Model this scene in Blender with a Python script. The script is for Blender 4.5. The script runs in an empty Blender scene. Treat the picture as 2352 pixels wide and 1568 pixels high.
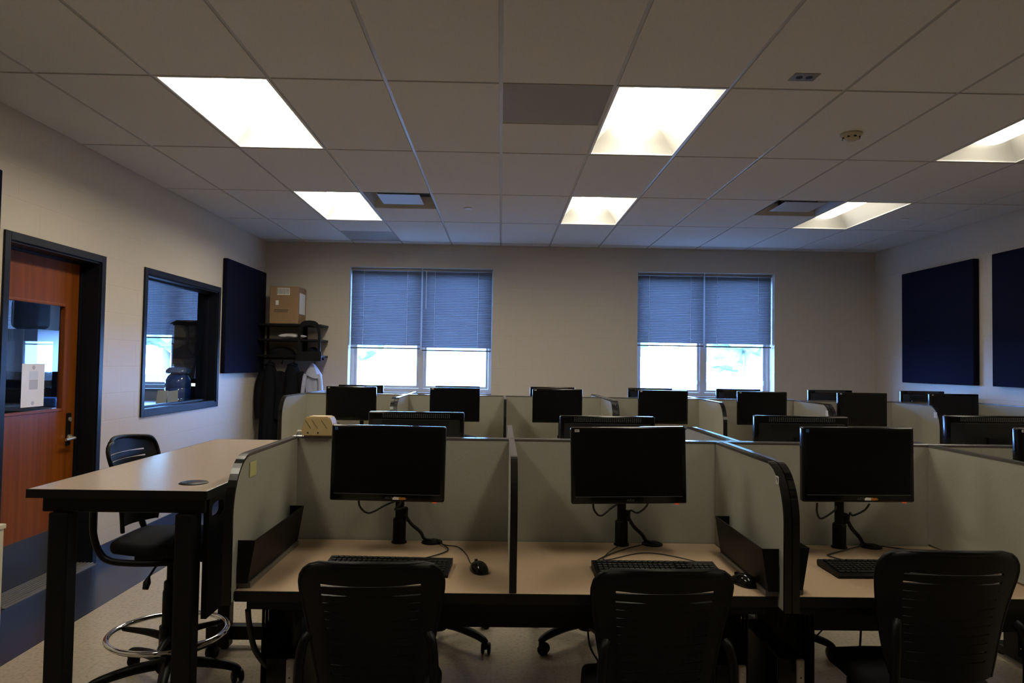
import bpy, bmesh, math, random
from mathutils import Vector, Matrix

S = bpy.context.scene
COL = S.collection
PI = math.pi
random.seed(7)

# ------------------------------------------------------------------ camera, sky, exposure
cam_d = bpy.data.cameras.new('camera')
cam_d.sensor_width = 36.0
cam_d.lens = 36.0 * 1609.4 / 2352.0
cam_d.clip_start = 0.05
cam_d.clip_end = 300
cam = bpy.data.objects.new('camera', cam_d)
COL.objects.link(cam)
Rr = ((0.99974775, -0.01610324, 0.01565626), (0.0161771, 0.03273874, -0.99933302), (0.01557994, 0.99933421, 0.03299099))
m3 = Matrix(((Rr[0][0], -Rr[1][0], -Rr[2][0]), (Rr[0][1], -Rr[1][1], -Rr[2][1]), (Rr[0][2], -Rr[1][2], -Rr[2][2])))
cam.matrix_world = Matrix.Translation((0.0229, 0.0, 1.484)) @ m3.to_4x4()
S.camera = cam

SKY = 48.0
LAMP = 17.0
w = bpy.data.worlds.new('world')
S.world = w
w.use_nodes = True
bg = w.node_tree.nodes['Background']
bg.inputs[0].default_value = (0.18, 0.39, 1.0, 1)
# hazy sky: brightest towards the horizon
nt_ = w.node_tree
tc_ = nt_.nodes.new('ShaderNodeTexCoord')
sx_ = nt_.nodes.new('ShaderNodeSeparateXYZ')
mr_ = nt_.nodes.new('ShaderNodeMapRange')
mr_.inputs[1].default_value = 0.0
mr_.inputs[2].default_value = 0.45
mr_.inputs[3].default_value = SKY * 1.7
mr_.inputs[4].default_value = SKY * 0.55
nt_.links.new(tc_.outputs['Generated'], sx_.inputs[0])
nt_.links.new(sx_.outputs[2], mr_.inputs[0])
nt_.links.new(mr_.outputs[0], bg.inputs[1])

S.view_settings.view_transform = 'Standard'
S.view_settings.look = 'None'
S.view_settings.gamma = 1
S.view_settings.use_curve_mapping = False
S.view_settings.exposure = 0.0

H = 2.967            # ceiling height
XL, XR = -2.92, 4.72  # side walls
YB, YN = 8.72, -5.0  # window wall, wall behind the photographer
XO = -7.5            # far wall of the office next door


# ------------------------------------------------------------------ materials
def mat(name, col, rough=0.5, metal=0.0, spec=0.5, noise=0.0, nscale=40.0, bump=0.0, bscale=200.0, emit=None, estr=0.0, coat=0.0):
    m = bpy.data.materials.new(name)
    m.use_nodes = True
    nt = m.node_tree
    b = nt.nodes['Principled BSDF']
    b.inputs['Base Color'].default_value = (*col, 1)
    b.inputs['Roughness'].default_value = rough
    b.inputs['Metallic'].default_value = metal
    b.inputs['Specular IOR Level'].default_value = spec
    b.inputs['Coat Weight'].default_value = coat
    if emit:
        b.inputs['Emission Color'].default_value = (*emit, 1)
        b.inputs['Emission Strength'].default_value = estr
    if noise or bump:
        tc = nt.nodes.new('ShaderNodeTexCoord')
    if noise:
        n = nt.nodes.new('ShaderNodeTexNoise')
        n.inputs['Scale'].default_value = nscale
        n.inputs['Detail'].default_value = 4
        nt.links.new(tc.outputs['Object'], n.inputs['Vector'])
        r = nt.nodes.new('ShaderNodeMapRange')
        r.inputs[1].default_value = 0.25
        r.inputs[2].default_value = 0.75
        r.inputs[3].default_value = 1 - noise
        r.inputs[4].default_value = 1 + noise
        nt.links.new(n.outputs[0], r.inputs[0])
        mx = nt.nodes.new('ShaderNodeMix')
        mx.data_type = 'RGBA'
        mx.blend_type = 'MULTIPLY'
        mx.inputs[0].default_value = 1
        mx.inputs[6].default_value = (*col, 1)
        nt.links.new(r.outputs[0], mx.inputs[7])
        nt.links.new(mx.outputs[2], b.inputs['Base Color'])
    if bump:
        n2 = nt.nodes.new('ShaderNodeTexNoise')
        n2.inputs['Scale'].default_value = bscale
        nt.links.new(tc.outputs['Object'], n2.inputs['Vector'])
        bp = nt.nodes.new('ShaderNodeBump')
        bp.inputs['Strength'].default_value = bump
        bp.inputs['Distance'].default_value = 0.002
        nt.links.new(n2.outputs[0], bp.inputs['Height'])
        nt.links.new(bp.outputs[0], b.inputs['Normal'])
    return m


def block_mat(name, col, axis):
    """painted concrete block, running bond 16 x 8 inch, lines run along `axis` and height"""
    m = mat(name, col, 0.6, spec=0.3)
    nt = m.node_tree
    b = nt.nodes['Principled BSDF']
    geo = nt.nodes.new('ShaderNodeNewGeometry')
    sp = nt.nodes.new('ShaderNodeSeparateXYZ')
    cb = nt.nodes.new('ShaderNodeCombineXYZ')
    nt.links.new(geo.outputs['Position'], sp.inputs[0])
    nt.links.new(sp.outputs[axis], cb.inputs[0])
    nt.links.new(sp.outputs[2], cb.inputs[1])
    br = nt.nodes.new('ShaderNodeTexBrick')
    br.inputs['Scale'].default_value = 1.0
    br.inputs['Brick Width'].default_value = 0.4064
    br.inputs['Row Height'].default_value = 0.2032
    br.inputs['Mortar Size'].default_value = 0.004
    br.inputs['Mortar Smooth'].default_value = 0.6
    br.inputs['Color1'].default_value = (*col, 1)
    br.inputs['Color2'].default_value = (*[c * 0.99 for c in col], 1)
    br.inputs['Mortar'].default_value = (*[c * 0.96 for c in col], 1)
    nt.links.new(cb.outputs[0], br.inputs['Vector'])
    nt.links.new(br.outputs['Color'], b.inputs['Base Color'])
    no = nt.nodes.new('ShaderNodeTexNoise')
    no.inputs['Scale'].default_value = 120
    nt.links.new(geo.outputs['Position'], no.inputs['Vector'])
    ma = nt.nodes.new('ShaderNodeMath')
    ma.operation = 'MULTIPLY_ADD'
    ma.inputs[1].default_value = -1.0
    nt.links.new(br.outputs['Fac'], ma.inputs[0])
    mu = nt.nodes.new('ShaderNodeMath')
    mu.operation = 'MULTIPLY'
    mu.inputs[1].default_value = 0.35
    nt.links.new(no.outputs[0], mu.inputs[0])
    nt.links.new(mu.outputs[0], ma.inputs[2])
    bp = nt.nodes.new('ShaderNodeBump')
    bp.inputs['Strength'].default_value = 0.3
    bp.inputs['Distance'].default_value = 0.003
    nt.links.new(ma.outputs[0], bp.inputs['Height'])
    nt.links.new(bp.outputs[0], b.inputs['Normal'])
    return m


def floor_mat():
    m = mat('vinyl_floor', (0.56, 0.47, 0.36), 0.22, spec=0.45)
    nt = m.node_tree
    b = nt.nodes['Principled BSDF']
    geo = nt.nodes.new('ShaderNodeNewGeometry')
    sp = nt.nodes.new('ShaderNodeSeparateXYZ')
    nt.links.new(geo.outputs['Position'], sp.inputs[0])
    gt = nt.nodes.new('ShaderNodeMath')
    gt.operation = 'LESS_THAN'
    gt.inputs[1].default_value = -2.35
    nt.links.new(sp.outputs[0], gt.inputs[0])
    no = nt.nodes.new('ShaderNodeTexNoise')
    no.inputs['Scale'].default_value = 55
    no.inputs['Detail'].default_value = 6
    nt.links.new(geo.outputs['Position'], no.inputs['Vector'])
    ra = nt.nodes.new('ShaderNodeValToRGB')
    ra.color_ramp.elements[0].position = 0.36
    ra.color_ramp.elements[0].color = (0.34, 0.29, 0.22, 1)
    ra.color_ramp.elements[1].position = 0.52
    ra.color_ramp.elements[1].color = (0.42, 0.355, 0.27, 1)
    nt.links.new(no.outputs[0], ra.inputs[0])
    br = nt.nodes.new('ShaderNodeTexBrick')
    br.offset = 0.0
    br.inputs['Scale'].default_value = 1.0
    br.inputs['Brick Width'].default_value = 0.3048
    br.inputs['Row Height'].default_value = 0.3048
    br.inputs['Mortar Size'].default_value = 0.0012
    br.inputs['Color1'].default_value = (1, 1, 1, 1)
    br.inputs['Color2'].default_value = (0.96, 0.96, 0.96, 1)
    br.inputs['Mortar'].default_value = (0.8, 0.8, 0.8, 1)
    nt.links.new(geo.outputs['Position'], br.inputs['Vector'])
    mx = nt.nodes.new('ShaderNodeMix')
    mx.data_type = 'RGBA'
    mx.inputs[7].default_value = (0.028, 0.035, 0.058, 1)
    nt.links.new(gt.outputs[0], mx.inputs[0])
    nt.links.new(ra.outputs[0], mx.inputs[6])
    m2 = nt.nodes.new('ShaderNodeMix')
    m2.data_type = 'RGBA'
    m2.blend_type = 'MULTIPLY'
    m2.inputs[0].default_value = 1
    nt.links.new(mx.outputs[2], m2.inputs[6])
    nt.links.new(br.outputs['Color'], m2.inputs[7])
    nt.links.new(m2.outputs[2], b.inputs['Base Color'])
    return m


def glass_mat(name, tint=(0.93, 0.96, 0.96)):
    m = bpy.data.materials.new(name)
    m.use_nodes = True
    nt = m.node_tree
    nt.nodes.remove(nt.nodes['Principled BSDF'])
    out = nt.nodes['Material Output']
    t = nt.nodes.new('ShaderNodeBsdfTransparent')
    t.inputs[0].default_value = (*tint, 1)
    g = nt.nodes.new('ShaderNodeBsdfGlossy')
    g.inputs['Roughness'].default_value = 0.02
    lw = nt.nodes.new('ShaderNodeLayerWeight')
    pw = nt.nodes.new('ShaderNodeMath')
    pw.operation = 'POWER'
    pw.inputs[1].default_value = 5.0
    nt.links.new(lw.outputs['Facing'], pw.inputs[0])
    f = nt.nodes.new('ShaderNodeMath')
    f.operation = 'MULTIPLY_ADD'
    f.inputs[1].default_value = 0.9
    f.inputs[2].default_value = 0.05
    nt.links.new(pw.outputs[0], f.inputs[0])
    x = nt.nodes.new('ShaderNodeMixShader')
    nt.links.new(f.outputs[0], x.inputs[0])
    nt.links.new(t.outputs[0], x.inputs[1])
    nt.links.new(g.outputs[0], x.inputs[2])
    nt.links.new(x.outputs[0], out.inputs[0])
    return m


def wood_mat():
    m = mat('oak_veneer', (0.36, 0.13, 0.035), 0.35, spec=0.25)
    nt = m.node_tree
    b = nt.nodes['Principled BSDF']
    geo = nt.nodes.new('ShaderNodeNewGeometry')
    mp = nt.nodes.new('ShaderNodeMapping')
    mp.inputs['Scale'].default_value = (30, 30, 1.2)
    nt.links.new(geo.outputs['Position'], mp.inputs[0])
    no = nt.nodes.new('ShaderNodeTexNoise')
    no.inputs['Scale'].default_value = 1.0
    no.inputs['Detail'].default_value = 5
    nt.links.new(mp.outputs[0], no.inputs['Vector'])
    ra = nt.nodes.new('ShaderNodeValToRGB')
    ra.color_ramp.elements[0].position = 0.3
    ra.color_ramp.elements[0].color = (0.17, 0.042, 0.004, 1)
    ra.color_ramp.elements[1].position = 0.7
    ra.color_ramp.elements[1].color = (0.25, 0.066, 0.007, 1)
    nt.links.new(no.outputs[0], ra.inputs[0])
    nt.links.new(ra.outputs[0], b.inputs['Base Color'])
    return m


M = {}
WALLC = (0.57, 0.50, 0.405)
M['wall_x'] = block_mat('painted_block_back', WALLC, 0)
M['wall_y'] = block_mat('painted_block_side', WALLC, 1)
M['ceil'] = mat('ceiling_tile', (0.64, 0.625, 0.60), 0.95, spec=0.1, noise=0.06, nscale=160, bump=0.3, bscale=350)
M['grid'] = mat('ceiling_grid_metal', (0.48, 0.475, 0.47), 0.25)
M['floor'] = floor_mat()
M['base'] = mat('rubber_base_navy', (0.03, 0.04, 0.075), 0.45)
M['frame'] = mat('black_painted_steel', (0.006, 0.007, 0.012), 0.45, spec=0.25)
M['wood'] = wood_mat()
M['glass'] = glass_mat('window_glass')
M['alu'] = mat('window_aluminium', (0.62, 0.62, 0.62), 0.4, metal=0.2)
M['stone'] = mat('window_sill_stone', (0.20, 0.19, 0.18), 0.3)
M['slat'] = mat('blind_slat', (0.22, 0.205, 0.20), 0.35)
M['slatrail'] = mat('blind_rail', (0.09, 0.088, 0.085), 0.5)
M['cord'] = mat('blind_cord', (0.85, 0.85, 0.85), 0.6)
for k_, f_ in (('left', 1.8), ('middle', 1.08), ('right', 0.52), ('dim', 1.0)):   # same fixtures; lens strength set per column to balance wall brightness
    M['lens_' + k_] = mat('lamp_lens_' + k_, (0.9, 0.88, 0.8), 0.5, emit=(1.0, 0.915, 0.73), estr=LAMP * f_)
M['pan'] = mat('lamp_reflector', (0.48, 0.47, 0.45), 0.6, spec=0.2)
M['white'] = mat('white_metal', (0.7, 0.7, 0.69), 0.4)
M['ventplate'] = mat('diffuser_metal', (0.42, 0.42, 0.42), 0.4, metal=0.3)
M['ventdark'] = mat('duct_black', (0.02, 0.02, 0.022), 0.7)
M['ventgrey'] = mat('return_grille_grey', (0.30, 0.29, 0.26), 0.7)
M['navy'] = mat('acoustic_fabric_navy', (0.0055, 0.007, 0.021), 0.95, spec=0.1, noise=0.12, nscale=300)
M['fabric'] = mat('partition_fabric', (0.345, 0.345, 0.285), 0.9, spec=0.15, noise=0.08, nscale=260, bump=0.25, bscale=500)
M['edge'] = mat('partition_edge_black', (0.007, 0.0065, 0.0065), 0.22, spec=0.4)
M['rail'] = mat('partition_top_rail', (0.16, 0.155, 0.15), 0.22, metal=0.5)
M['lam'] = mat('desk_laminate', (0.47, 0.335, 0.215), 0.36, noise=0.06, nscale=130)
M['lamt'] = mat('table_laminate', (0.50, 0.395, 0.32), 0.22, noise=0.05, nscale=130)
M['tedge'] = mat('desk_edge_black', (0.006, 0.005, 0.005), 0.45, spec=0.3)
M['steel'] = mat('black_powder_steel', (0.005, 0.005, 0.0055), 0.5, spec=0.25)
M['plastic'] = mat('black_plastic', (0.003, 0.003, 0.0032), 0.45, spec=0.2)
M['gloss'] = mat('monitor_gloss_black', (0.004, 0.004, 0.004), 0.14, spec=0.4)
M['screen'] = mat('monitor_screen', (0.003, 0.003, 0.0035), 0.25, spec=0.25)
M['monback'] = mat('monitor_back_black', (0.009, 0.009, 0.009), 0.32)
M['line'] = mat('screen_trim_grey', (0.16, 0.16, 0.16), 0.3)
M['logo'] = mat('logo_grey', (0.09, 0.09, 0.09), 0.4)
M['led'] = mat('power_light', (0.5, 0.05, 0.02), 0.4, emit=(1.0, 0.12, 0.03), estr=0.3)
M['blue_st'] = mat('blue_sticker', (0.03, 0.10, 0.26), 0.5)
M['white_st'] = mat('white_sticker', (0.62, 0.62, 0.60), 0.6)
M['ink'] = mat('sticker_ink', (0.02, 0.02, 0.02), 0.6)
M['orange'] = mat('orange_tag', (0.5, 0.17, 0.02), 0.5)
M['paper'] = mat('paper', (0.78, 0.74, 0.66), 0.8)
M['note'] = mat('yellow_note', (0.50, 0.48, 0.20), 0.8)
M['cable'] = mat('cable_black', (0.010, 0.010, 0.010), 0.5)
M['key'] = mat('key_black', (0.007, 0.007, 0.007), 0.45, spec=0.3)
M['cushion'] = mat('seat_fabric_black', (0.007, 0.007, 0.009), 0.9, spec=0.2)
M['chrome'] = mat('chrome', (0.75, 0.75, 0.76), 0.08, metal=1.0)
M['steelplate'] = mat('kick_plate_steel', (0.07, 0.075, 0.09), 0.45, metal=0.5)
M['brass'] = mat('satin_nickel', (0.60, 0.54, 0.44), 0.3, metal=0.7)
M['thresh'] = mat('threshold_aluminium', (0.22, 0.21, 0.19), 0.45, metal=0.5)
M['card'] = mat('cardboard', (0.30, 0.18, 0.09), 0.8, noise=0.06, nscale=30)
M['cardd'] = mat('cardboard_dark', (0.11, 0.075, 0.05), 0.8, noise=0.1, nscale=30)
M['bag'] = mat('white_plastic_bag', (0.62, 0.61, 0.60), 0.4)
M['coat'] = mat('black_cloth', (0.008, 0.008, 0.010), 0.95, spec=0.1)
M['hoodie'] = mat('grey_blue_cloth', (0.40, 0.42, 0.52), 0.9, spec=0.1, noise=0.1, nscale=60)
M['beige'] = mat('aged_beige_plastic', (0.56, 0.42, 0.20), 0.4)
M['cream'] = mat('cream_enamel', (0.60, 0.55, 0.40), 0.45)
M['silver'] = mat('silver_plastic', (0.52, 0.46, 0.40), 0.35, metal=0.2)
M['waterblue'] = mat('blue_bottle_plastic', (0.02, 0.07, 0.30), 0.08, coat=0.5)
M['waterclear'] = mat('blue_cap_plastic', (0.10, 0.16, 0.33), 0.2)
M['cabwhite'] = mat('white_laminate', (0.75, 0.76, 0.80), 0.35)
M['officewall'] = block_mat('painted_block_office', (0.55, 0.49, 0.42), 1)
M['display'] = mat('lit_display', (0.2, 0.4, 0.3), 0.4, emit=(0.75, 1.0, 0.85), estr=1.6)
M['bin'] = mat('blue_bin_plastic', (0.05, 0.14, 0.32), 0.4)
M['detect'] = mat('detector_plastic', (0.46, 0.41, 0.28), 0.45)
M['grass'] = mat('pale_pavement', (0.11, 0.095, 0.075), 0.9, noise=0.2, nscale=4)
M['leaf'] = mat('tree_leaves', (0.52, 0.62, 0.44), 0.8, noise=0.35, nscale=3)
M['bark'] = mat('bark', (0.35, 0.30, 0.25), 0.9)
M['pale'] = mat('pale_siding', (0.7, 0.7, 0.68), 0.7)


# ------------------------------------------------------------------ mesh helpers
def smooth_path(pts, n=6):
    P = [Vector(p) for p in pts]
    out = []
    for i in range(len(P) - 1):
        p0 = P[max(i - 1, 0)]
        p1, p2 = P[i], P[i + 1]
        p3 = P[min(i + 2, len(P) - 1)]
        for k in range(n):
            t = k / n
            out.append(0.5 * ((2 * p1) + (p2 - p0) * t + (2 * p0 - 5 * p1 + 4 * p2 - p3) * t * t + (3 * p1 - p0 - 3 * p2 + p3) * t ** 3))
    out.append(P[-1])
    return out


class MB:
    def __init__(self):
        self.bm = bmesh.new()

    def box(self, x0, x1, y0, y1, z0, z1, bev=0.0, seg=2):
        bm = self.bm
        vs = [bm.verts.new(v) for v in ((x0, y0, z0), (x1, y0, z0), (x1, y1, z0), (x0, y1, z0), (x0, y0, z1), (x1, y0, z1), (x1, y1, z1), (x0, y1, z1))]
        fs = [bm.faces.new([vs[i] for i in f]) for f in ((3, 2, 1, 0), (4, 5, 6, 7), (0, 1, 5, 4), (1, 2, 6, 5), (2, 3, 7, 6), (3, 0, 4, 7))]
        if bev:
            es = list({e for f in fs for e in f.edges})
            bmesh.ops.bevel(bm, geom=es, offset=bev, segments=seg, affect='EDGES', profile=0.5)
        return self

    def quad(self, *pts):
        self.bm.faces.new([self.bm.verts.new(p) for p in pts])
        return self

    def prism(self, pts, axis, a0, a1):
        """polygon pts (2d) extruded along axis 0/1/2; the 2d coords fill the remaining axes in order"""
        def v(p, a):
            c = [p[0], p[1]]
            c.insert(axis, a)
            return self.bm.verts.new(c)
        A = [v(p, a0) for p in pts]
        B = [v(p, a1) for p in pts]
        n = len(pts)
        fs = [self.bm.faces.new(A), self.bm.faces.new(B[::-1])]
        for i in range(n):
            fs.append(self.bm.faces.new((A[i], B[i], B[(i + 1) % n], A[(i + 1) % n])))
        bmesh.ops.recalc_face_normals(self.bm, faces=fs)
        return self

    def ring_prism(self, outer, inner, axis, a0, a1):
        """same number of points in both loops: a plate with a hole"""
        def v(p, a):
            c = [p[0], p[1]]
            c.insert(axis, a)
            return self.bm.verts.new(c)
        n = len(outer)
        O0 = [v(p, a0) for p in outer]
        O1 = [v(p, a1) for p in outer]
        I0 = [v(p, a0) for p in inner]
        I1 = [v(p, a1) for p in inner]
        fs = []
        for i in range(n):
            j = (i + 1) % n
            fs += [self.bm.faces.new(q) for q in ((O0[i], O0[j], I0[j], I0[i]), (O1[j], O1[i], I1[i], I1[j]), (O0[j], O0[i], O1[i], O1[j]), (I0[i], I0[j], I1[j], I1[i]))]
        bmesh.ops.recalc_face_normals(self.bm, faces=fs)
        return self

    def tube(self, pts, r, n=8, closed=False, cap=True):
        P = [Vector(p) for p in pts]
        N = len(P)
        rs = r if isinstance(r, (list, tuple)) else [r] * N
        T = []
        for i in range(N):
            a = P[(i - 1) % N] if (closed or i) else P[0]
            b = P[(i + 1) % N] if (closed or i < N - 1) else P[-1]
            T.append((b - a).normalized())
        up = Vector((0, 0, 1)) if abs(T[0].z) < 0.9 else Vector((1, 0, 0))
        nrm = (up - T[0] * up.dot(T[0])).normalized()
        rings = []
        for i in range(N):
            nrm = (nrm - T[i] * nrm.dot(T[i])).normalized()
            bi = T[i].cross(nrm)
            rings.append([self.bm.verts.new(P[i] + (nrm * math.cos(2 * PI * k / n) + bi * math.sin(2 * PI * k / n)) * rs[i]) for k in range(n)])
        for i in range(N if closed else N - 1):
            A, B = rings[i], rings[(i + 1) % N]
            for k in range(n):
                self.bm.faces.new((A[k], A[(k + 1) % n], B[(k + 1) % n], B[k]))
        if cap and not closed:
            self.bm.faces.new(rings[0][::-1])
            self.bm.faces.new(rings[-1])
        return self

    def lathe(self, prof, c=(0, 0, 0), n=24, mat4=None):
        c = Vector(c)
        rings = []
        for r, z in prof:
            if r < 1e-5:
                rings.append([self.bm.verts.new((0, 0, z))])
            else:
                rings.append([self.bm.verts.new((r * math.cos(2 * PI * k / n), r * math.sin(2 * PI * k / n), z)) for k in range(n)])
        fs = []
        for A, B in zip(rings, rings[1:]):
            for k in range(n):
                a = [A[k % len(A)], A[(k + 1) % n % len(A)], B[(k + 1) % n % len(B)], B[k % len(B)]]
                u = []
                for x in a:
                    if x not in u:
                        u.append(x)
                if len(u) > 2:
                    fs.append(self.bm.faces.new(u))
        bmesh.ops.recalc_face_normals(self.bm, faces=fs)
        vs = [v for R in rings for v in R]
        for v in vs:
            if mat4:
                v.co = mat4 @ v.co
            v.co += c
        return self

    def grid(self, f, nu, nv, skip=None):
        V = [[self.bm.verts.new(f(i / nu, j / nv)) for i in range(nu + 1)] for j in range(nv + 1)]
        for j in range(nv):
            for i in range(nu):
                if skip and skip(i, j):
                    continue
                self.bm.faces.new((V[j][i], V[j][i + 1], V[j + 1][i + 1], V[j + 1][i]))
        return self

    def xform(self, m):
        for v in self.bm.verts:
            v.co = m @ v.co
        return self

    def build(self, name, material, parent=None, smooth=None, local=False):
        me = bpy.data.meshes.new(name)
        if parent is not None and not local:
            off, q = Vector((0, 0, 0)), parent
            while q is not None:
                off, q = off + Vector(q.location), q.parent
            for v in self.bm.verts:
                v.co -= off
        self.bm.to_mesh(me)
        self.bm.free()
        me.materials.append(material)
        if smooth is not None:
            for p in me.polygons:
                p.use_smooth = True
            me.set_sharp_from_angle(angle=math.radians(smooth))
        o = bpy.data.objects.new(name, me)
        COL.objects.link(o)
        if parent is not None:
            o.parent = parent
        return o


def tag(o, label=None, cat=None, group=None, kind=None):
    if label:
        o['label'] = label
    if cat:
        o['category'] = cat
    if group:
        o['group'] = group
    if kind:
        o['kind'] = kind
    return o


def thing(name, label, cat, loc=(0, 0, 0), rotz=0.0, group=None):
    o = bpy.data.objects.new(name, None)
    o.empty_display_size = 0.1
    COL.objects.link(o)
    o.location = loc
    o.rotation_euler = (0, 0, rotz)
    return tag(o, label, cat, group)


def copy_tree(o, parent=None):
    c = o.copy()
    COL.objects.link(c)
    if parent is not None:
        c.parent = parent
    for ch in list(o.children):
        copy_tree(ch, c)
    return c


def text_mesh(txt, size, name, material, parent, loc, rot, shear=0.0):
    cu = bpy.data.curves.new(name, 'FONT')
    cu.body = txt
    cu.size = size
    cu.align_x = 'CENTER'
    cu.align_y = 'CENTER'
    cu.extrude = 0.0002
    cu.shear = shear
    t = bpy.data.objects.new(name + '_curve', cu)
    me = bpy.data.meshes.new_from_object(t)
    bpy.data.objects.remove(t)
    bpy.data.curves.remove(cu)
    me.materials.clear()
    me.materials.append(material)
    o = bpy.data.objects.new(name, me)
    COL.objects.link(o)
    o.parent = parent
    o.location = loc
    o.rotation_euler = rot
    return o


def structure(o, label=None):
    o['kind'] = 'structure'
    if label:
        o['label'] = label
    return o


# ------------------------------------------------------------------ room shell
def wall_with_holes(name, material, axis, a0, a1, u0, u1, z0, z1, holes):
    """axis 0: wall spans y(u), thickness in x; axis 1: wall spans x(u), thickness in y"""
    us = sorted({u0, u1, *[h[0] for h in holes], *[h[1] for h in holes]})
    zs = sorted({z0, z1, *[h[2] for h in holes], *[h[3] for h in holes]})
    m = MB()
    inside = lambda u, z: any(h[0] < u < h[1] and h[2] < z < h[3] for h in holes)

    def pt(u, a, z):
        return (a, u, z) if axis == 0 else (u, a, z)
    for i in range(len(us) - 1):
        for j in range(len(zs) - 1):
            if inside((us[i] + us[i + 1]) / 2, (zs[j] + zs[j + 1]) / 2):
                continue
            for a in (a0, a1):
                m.quad(pt(us[i], a, zs[j]), pt(us[i + 1], a, zs[j]), pt(us[i + 1], a, zs[j + 1]), pt(us[i], a, zs[j + 1]))
    for h in holes:
        for (ua, za), (ub, zb) in (((h[0], h[2]), (h[0], h[3])), ((h[0], h[3]), (h[1], h[3])), ((h[1], h[3]), (h[1], h[2])), ((h[1], h[2]), (h[0], h[2]))):
            m.quad(pt(ua, a0, za), pt(ub, a0, zb), pt(ub, a1, zb), pt(ua, a1, za))
    for u in (u0, u1):
        m.quad(pt(u, a0, z0), pt(u, a1, z0), pt(u, a1, z1), pt(u, a0, z1))
    m.quad(pt(u0, a0, z1), pt(u1, a0, z1), pt(u1, a1, z1), pt(u0, a1, z1))
    bmesh.ops.remove_doubles(m.bm, verts=m.bm.verts, dist=1e-5)
    bmesh.ops.recalc_face_normals(m.bm, faces=m.bm.faces)
    return structure(m.build(name, material))


# openings: (u0, u1, z0, z1)
WZ0, WZ1 = 1.09, 2.672
WIN = [(-1.872, -0.090, WZ0, WZ1), (1.725, 3.447, WZ0, WZ1), (-4.90, -3.24, WZ0, WZ1), (-7.38, -5.56, WZ0, WZ1)]
DOOR = (4.205, 5.165, 0.0, 2.185)
IWIN = (5.835, 7.295, 1.055, 2.190)

structure(MB().box(XL - 0.2 - 4.4, XR, YN, YB, -0.1, 0.0).build('floor', M['floor']))
wall_with_holes('wall_back', M['wall_x'], 1, YB, YB + 0.30, XO, XR + 0.2, -0.1, H + 0.25, WIN)
wall_with_holes('wall_left', M['wall_y'], 0, XL - 0.20, XL, YN, YB, 0.0, H + 0.25, [DOOR, IWIN])
structure(MB().box(XR, XR + 0.2, YN, YB, -0.1, H + 0.25).build('wall_right', M['wall_y']))
structure(MB().box(XL - 0.2, XR + 0.2, YN - 0.2, YN, -0.1, H + 0.25).build('wall_near', M['wall_x']))
structure(MB().box(XO - 0.2, XO, 3.0, YB, -0.1, H + 0.25).build('wall_office_left', M['officewall']))
structure(MB().box(XO, XL - 0.2, 2.8, 3.0, -0.1, H + 0.25).build('wall_office_near', M['officewall']))
structure(MB().box(XO, XL - 0.2, 3.0, YB, H, H + 0.05).build('ceiling_office', M['ceil']))
structure(MB().box(XL - 0.2, XR + 0.2, YN - 0.2, YB + 0.3, H + 0.25, H + 0.30).build('roof_deck', M['white']))

bh = 0.10
structure(MB().box(XL, XL + 0.008, YN, DOOR[0] - 0.05, 0, bh).box(XL, XL + 0.008, DOOR[1] + 0.05, YB, 0, bh).build('baseboard_left', M['base']))
structure(MB().box(XL + 0.008, XR - 0.008, YB - 0.008, YB, 0, bh).build('baseboard_back', M['base']))
structure(MB().box(XR - 0.008, XR, YN, YB, 0, bh).build('baseboard_right', M['base']))

# ---- suspended ceiling: tiles with openings for lamps and diffusers, T-bar grid
GX, GY, GY0 = 0.6096, 1.2192, 3.649
LIGHTS = [(i, j) for j in (-2, 0, 2) for i in (-3, 1, 5)]
VENTS = [(-2, GY0 + 2 * GY), (4, GY0 + 2 * GY)]
GREYS = [(0, GY0), (-3, GY0 + 3.5 * GY)]
skipc = {(i, 2 * j) for i, j in LIGHTS} | {(i, 2 * j + 1) for i, j in LIGHTS}
for i, y in VENTS + GREYS:
    skipc.add((i, round((y - GY0) / (GY / 2))))
cm = MB()
zt = H - 0.001
for i in range(-5, 8):
    for j in range(-18, 9):
        if (i, j) in skipc:
            continue
        jj = j - j % 2          # full 2 x 4 ft tile unless half of the cell holds a fixture
        half = (i, jj) in skipc or (i, jj + 1) in skipc
        if not half and j != jj:
            continue
        x0, x1 = max(i * GX, XL), min((i + 1) * GX, XR)
        ya = GY0 + (j if half else jj) * GY / 2
        y0, y1 = max(ya, YN), min(ya + GY / (2 if half else 1), YB)
        if x1 - x0 < 0.05 or y1 - y0 < 0.05:
            continue
        g = 0.0105
        cm.quad((x0 + g, y0 + g, zt), (x0 + g, y1 - g, zt), (x1 - g, y1 - g, zt), (x1 - g, y0 + g, zt))
        cm.quad((x0 + g, y0 + g, zt), (x1 - g, y0 + g, zt), (x1 - g, y0 + g, zt + .009), (x0 + g, y0 + g, zt + .009))
        cm.quad((x1 - g, y1 - g, zt), (x0 + g, y1 - g, zt), (x0 + g, y1 - g, zt + .009), (x1 - g, y1 - g, zt + .009))
        cm.quad((x0 + g, y1 - g, zt), (x0 + g, y0 + g, zt), (x0 + g, y0 + g, zt + .009), (x0 + g, y1 - g, zt + .009))
        cm.quad((x1 - g, y0 + g, zt), (x1 - g, y1 - g, zt), (x1 - g, y1 - g, zt + .009), (x1 - g, y0 + g, zt + .009))
bmesh.ops.remove_doubles(cm.bm, verts=cm.bm.verts, dist=1e-5)
ceil = structure(cm.build('ceiling', M['ceil']))
gm = MB()
gb = 0.012
for i in range(-4, 8):
    x = i * GX
    if XL < x < XR:
        gm.box(x - gb, x + gb, YN, YB, H + 0.005, H + 0.012)
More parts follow.
